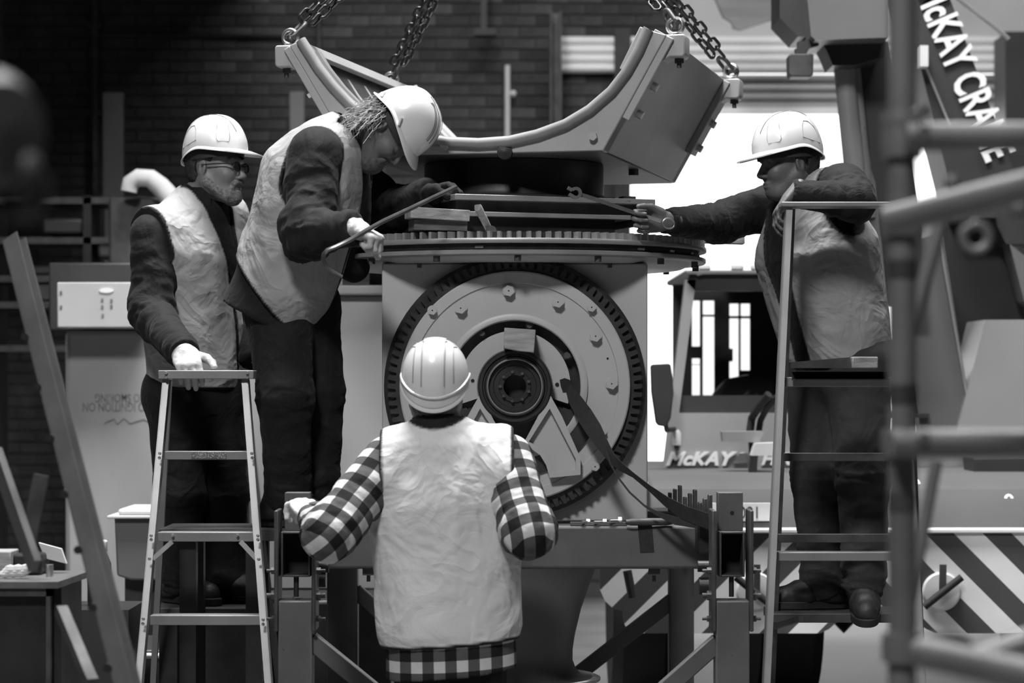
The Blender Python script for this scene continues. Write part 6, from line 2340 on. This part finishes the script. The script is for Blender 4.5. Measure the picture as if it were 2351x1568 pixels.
# long wavy hair at the nape, as strands
st_ = MB()
hf_, hr_, hu_ = head_frame(f2, u2)
for i in range(900):
    a = random.uniform(-1.15, 1.15)
    b = random.uniform(-0.9, 1)
    nrm0 = unit(-hf_ * math.cos(a) + hr_ * math.sin(a))
    p = V3(hd2) + (nrm0 * np.array((0.082,)) + hf_ * -0.008 + hu_ * (0.01 - 0.055 * b)) * 1.05
    dv = unit(nrm0 * 0.55 - hu_ * 0.8 + np.array((random.uniform(-.5, .5), random.uniform(-.5, .5), random.uniform(-0.5, .4))))
    pts = [Vector(p)]
    L = random.uniform(0.05, 0.12)
    ph = random.uniform(0, 6)
    for k in range(1, 8):
        t = k / 7
        dv = unit(dv + np.array((-0.03, 0, -0.10)))
        q = p + dv * L * t + np.array((math.sin(ph + 9 * t), math.cos(ph + 8 * t), math.sin(ph * 2 + 7 * t))) * 0.013 * t
        pts.append(Vector(q))
    st_.tube(pts, [0.0022] * 4 + [0.0018, 0.0016, 0.0012, 0.0008], 4)
st_.build('hair', M_hairg, r2)
pr = [ell(V3(hd2) + (hf_ * 0.07 - hu_ * 0.108) * 1.05, (hf_, hr_, hu_), (0.050, 0.052, 0.050), 0.02), cone(V3(hd2) + hf_ * 0.095 + hr_ * 0.025 - hu_ * 0.065, V3(hd2) + hf_ * 0.095 - hr_ * 0.025 - hu_ * 0.065, 0.013, 0.013, k=0.015)]
garment('beard', pr, 0.005, mat('dark_grey_beard', 0.07, 0.8, var=0.4, scale=90), r2, None, lambda V: 0.002 * folds(V, (70, 70, 60), 91))
# pry bar
pb = MB()
path = [(1048, 428, 8.66), (1000, 451, 8.62), (940, 480, 8.58), (880, 508, 8.53), (840, 530, 8.50), (800, 553, 8.47), (770, 567, 8.46), (752, 574, 8.46), (744, 583, 8.46), (742, 598, 8.46), (749, 612, 8.46), (765, 625, 8.46), (786, 636, 8.46)]
pb.tube([P(*a) for a in path], [0.007, 0.008] + [0.0085] * 9 + [0.008, 0.006], 8)
pbo = tag(pb.build('pry_bar', mat('pry_bar_steel', 0.13, 0.3, 0.7, var=0.3, scale=20)), 'long steel pry bar with a hooked end in the bent man\'s gloves', 'pry bar')

# ---------------------------------------------------------------- man with the spanner, right
hd3 = P(1812, 377, 9.18)
f3 = Vector((-0.95, -0.24, -0.06))
zs3 = P(0, 1409, 9.06).z + 0.004
J3 = dict(pel=P(1925, 815, 9.28), ch=P(1874, 575, 9.25), nk=P(1846, 452, 9.24), hd=hd3,
          shL=P(1938, 428, 9.08), shR=P(1778, 470, 9.42), elL=P(1966, 462, 8.93), elR=P(1650, 512, 9.20), wrL=P(1820, 443, 8.90), wrR=P(1530, 508, 8.90),
          hipL=P(1972, 835, 9.20), hipR=P(1872, 835, 9.36), knL=P(1982, 1090, 9.14), knR=P(1878, 1095, 9.28), anL=P(1984, 1335, 9.14), anR=P(1886, 1335, 9.26), solL=zs3 - 0.012, solR=zs3)
g3l = dict(d=(-0.62, 0.02, -0.78), n=(0.55, -0.1, -0.6), t=-1, curl=((28, 32, 22), (34, 36, 26), (40, 40, 28), (45, 40, 30)), tc=0.3, s=1.05)
g3r = dict(d=(-0.96, -0.12, 0.04), n=(0.05, -0.92, -0.30), t=1, curl=((48, 70, 45), (58, 78, 50), (62, 80, 50), (66, 80, 50)), tc=0.55, to=0.45, s=1.1)
r3, j3, sd3, sp3, fw3 = figure('person', 'man in white hard hat leaning on the right ladder, reaching out with a spanner', J3,
                               dict(fwd=(-0.7, -0.7, 0), head=(f3, (-0.08, 0, 1)), hs=1.05, skin=M_skind, jacket=M_knit, hands={'L': g3l, 'R': g3r}, boots={'R': ((-0.98, -0.15), 0.0), 'L': ((-0.10, -1.0), -0.13)},
                                    vest=dict(hem=-0.005, off=0.020, open=(0.030, 0.055), openc=0.01, m=M_vest2, ah=0.100, seed=54, tilt=0.12, ftilt=0.0, shw=0.005, fa=0.010), hat='A', bulk=1.18, flat=0.82, trous=M_trous2,
                                    jhem=0.06, armr=(0.088, 0.070, 0.046), tsc=1.13, hatscale=1.06, jf=0.8, collar_m=M_vest2))
hair_cap(r3, hd3, f3, (-0.08, 0, 1), 1.05, M_haird)
MB().tube([Vector(j3['pel'] + sp3 * 0.015 + sd3 * 0.185 * math.cos(t) + fw3 * 0.155 * math.sin(t)) for t in [2 * math.pi * i / 40 for i in range(40)]], 0.018, 8, closed=True).build('belt', M_rubber, r3)
# combination spanner
sp = MB()
pa = [(1330, 446, 8.78), (1360, 455, 8.80), (1420, 476, 8.825), (1470, 493, 8.845), (1518, 508, 8.835)]
for i in range(len(pa) - 1):
    sp.bar(P(*pa[i]), P(*pa[i + 1]), 0.014, 0.008, (0.3, 0, 0.95))
dx = (P(1518, 508, 8.835) - P(1330, 446, 8.78)).normalized()
up_ = Vector((0, 0, 1)) - dx * dx.z
up_.normalize()
oc = P(1322, 443, 8.775)
hd_ = []
for t in range(0, 41):
    an = math.radians(45 + 270 * t / 40) - math.radians(28)
    hd_.append(oc + (-dx * math.cos(an) * -1 * -1 + up_ * math.sin(an)) * 0.022)
inn_ = [oc + (p - oc) * 0.50 for p in hd_]
nrm_ = dx.cross(up_)
sp.strip([p - nrm_ * 0.006 for p in hd_], [p - nrm_ * 0.006 for p in inn_], nrm_ * 0.012)
for k in (0, -1):
    e0 = (hd_[k] + inn_[k]) / 2
    sp.bar(e0, e0 - dx * 0.018 + up_ * 0.004, 0.012, 0.012, up_)
rc = P(1535, 513, 8.825)
loop = [rc + (dx * 0.022 * math.cos(t) + up_ * 0.018 * math.sin(t)) for t in [2 * math.pi * i / 24 for i in range(24)]]
sp.tube(loop, 0.0036, 8, closed=True)
tag(sp.build('spanner', mat('spanner_steel', 0.4, 0.28, 0.8, var=0.2, scale=20)), 'bright combination spanner in the right man\'s outstretched hand', 'spanner')

# ---------------------------------------------------------------- man seen from behind in plaid
hd4 = P(1000, 912, 7.92)
f4 = Vector((0.04, 0.95, 0.30))
J4 = dict(pel=P(1032, 1450, 7.92), ch=P(1024, 1150, 7.92), nk=P(1006, 990, 7.90), hd=hd4,
          shL=P(890, 1062, 7.92), shR=P(1165, 1056, 7.92), elL=P(756, 1228, 7.74), elR=P(1216, 1222, 7.74), wrL=P(722, 1190, 8.02), wrR=P(1168, 1225, 8.05),
          hipL=P(968, 1480, 7.92), hipR=P(1096, 1480, 7.92), knL=P(965, 1800, 7.90), knR=P(1100, 1800, 7.90), anL=Vector((P(955, 0, 7.95).x, 7.98, 0.10)), anR=Vector((P(1110, 0, 7.95).x, 7.98, 0.10)), solL=0.004, solR=0.004)
g4 = dict(d=(-0.45, 0.80, 0.42), n=(-0.25, 0.30, -0.9), t=-1, curl=(35, 60, 40), s=1.15, glove=M_glovew, tc=0.2)
g4r = dict(d=(-0.1, 0.9, 0.1), n=(0, 0.2, -1), t=1, curl=(30, 40, 30), glove=M_glovew)
r4, *_ = figure('person', 'man seen from behind in white hard hat, white vest and checked flannel shirt', J4,
                dict(fwd=(0, 1, 0), head=(f4, (0, -0.25, 1)), hs=1.04, skin=M_skin, jacket=M_plaid, hands={'L': g4, 'R': g4r}, boots={'R': ((0.1, 1), 0.0), 'L': ((-0.1, 1), 0.0)},
                     vest=dict(hem=-0.035, off=0.016, m=M_vest, cap=True, seed=55, tilt=0.02, fs=(6, 6, 1.7), fa=0.012, shw=0.022), hat='C', bulk=1.16, flat=0.66, jhem=0.135, jtilt=0.05, armr=(0.086, 0.078, 0.056),
                     tail=0.040, hipr=0.088, waistr=0.125, tsc=0.9, hatscale=1.04, twist={'L': 0.25, 'R': -0.25}, jf=0.7))
hair_cap(r4, hd4, f4, (0, -0.25, 1), 1.04, M_haird, low=-0.035)
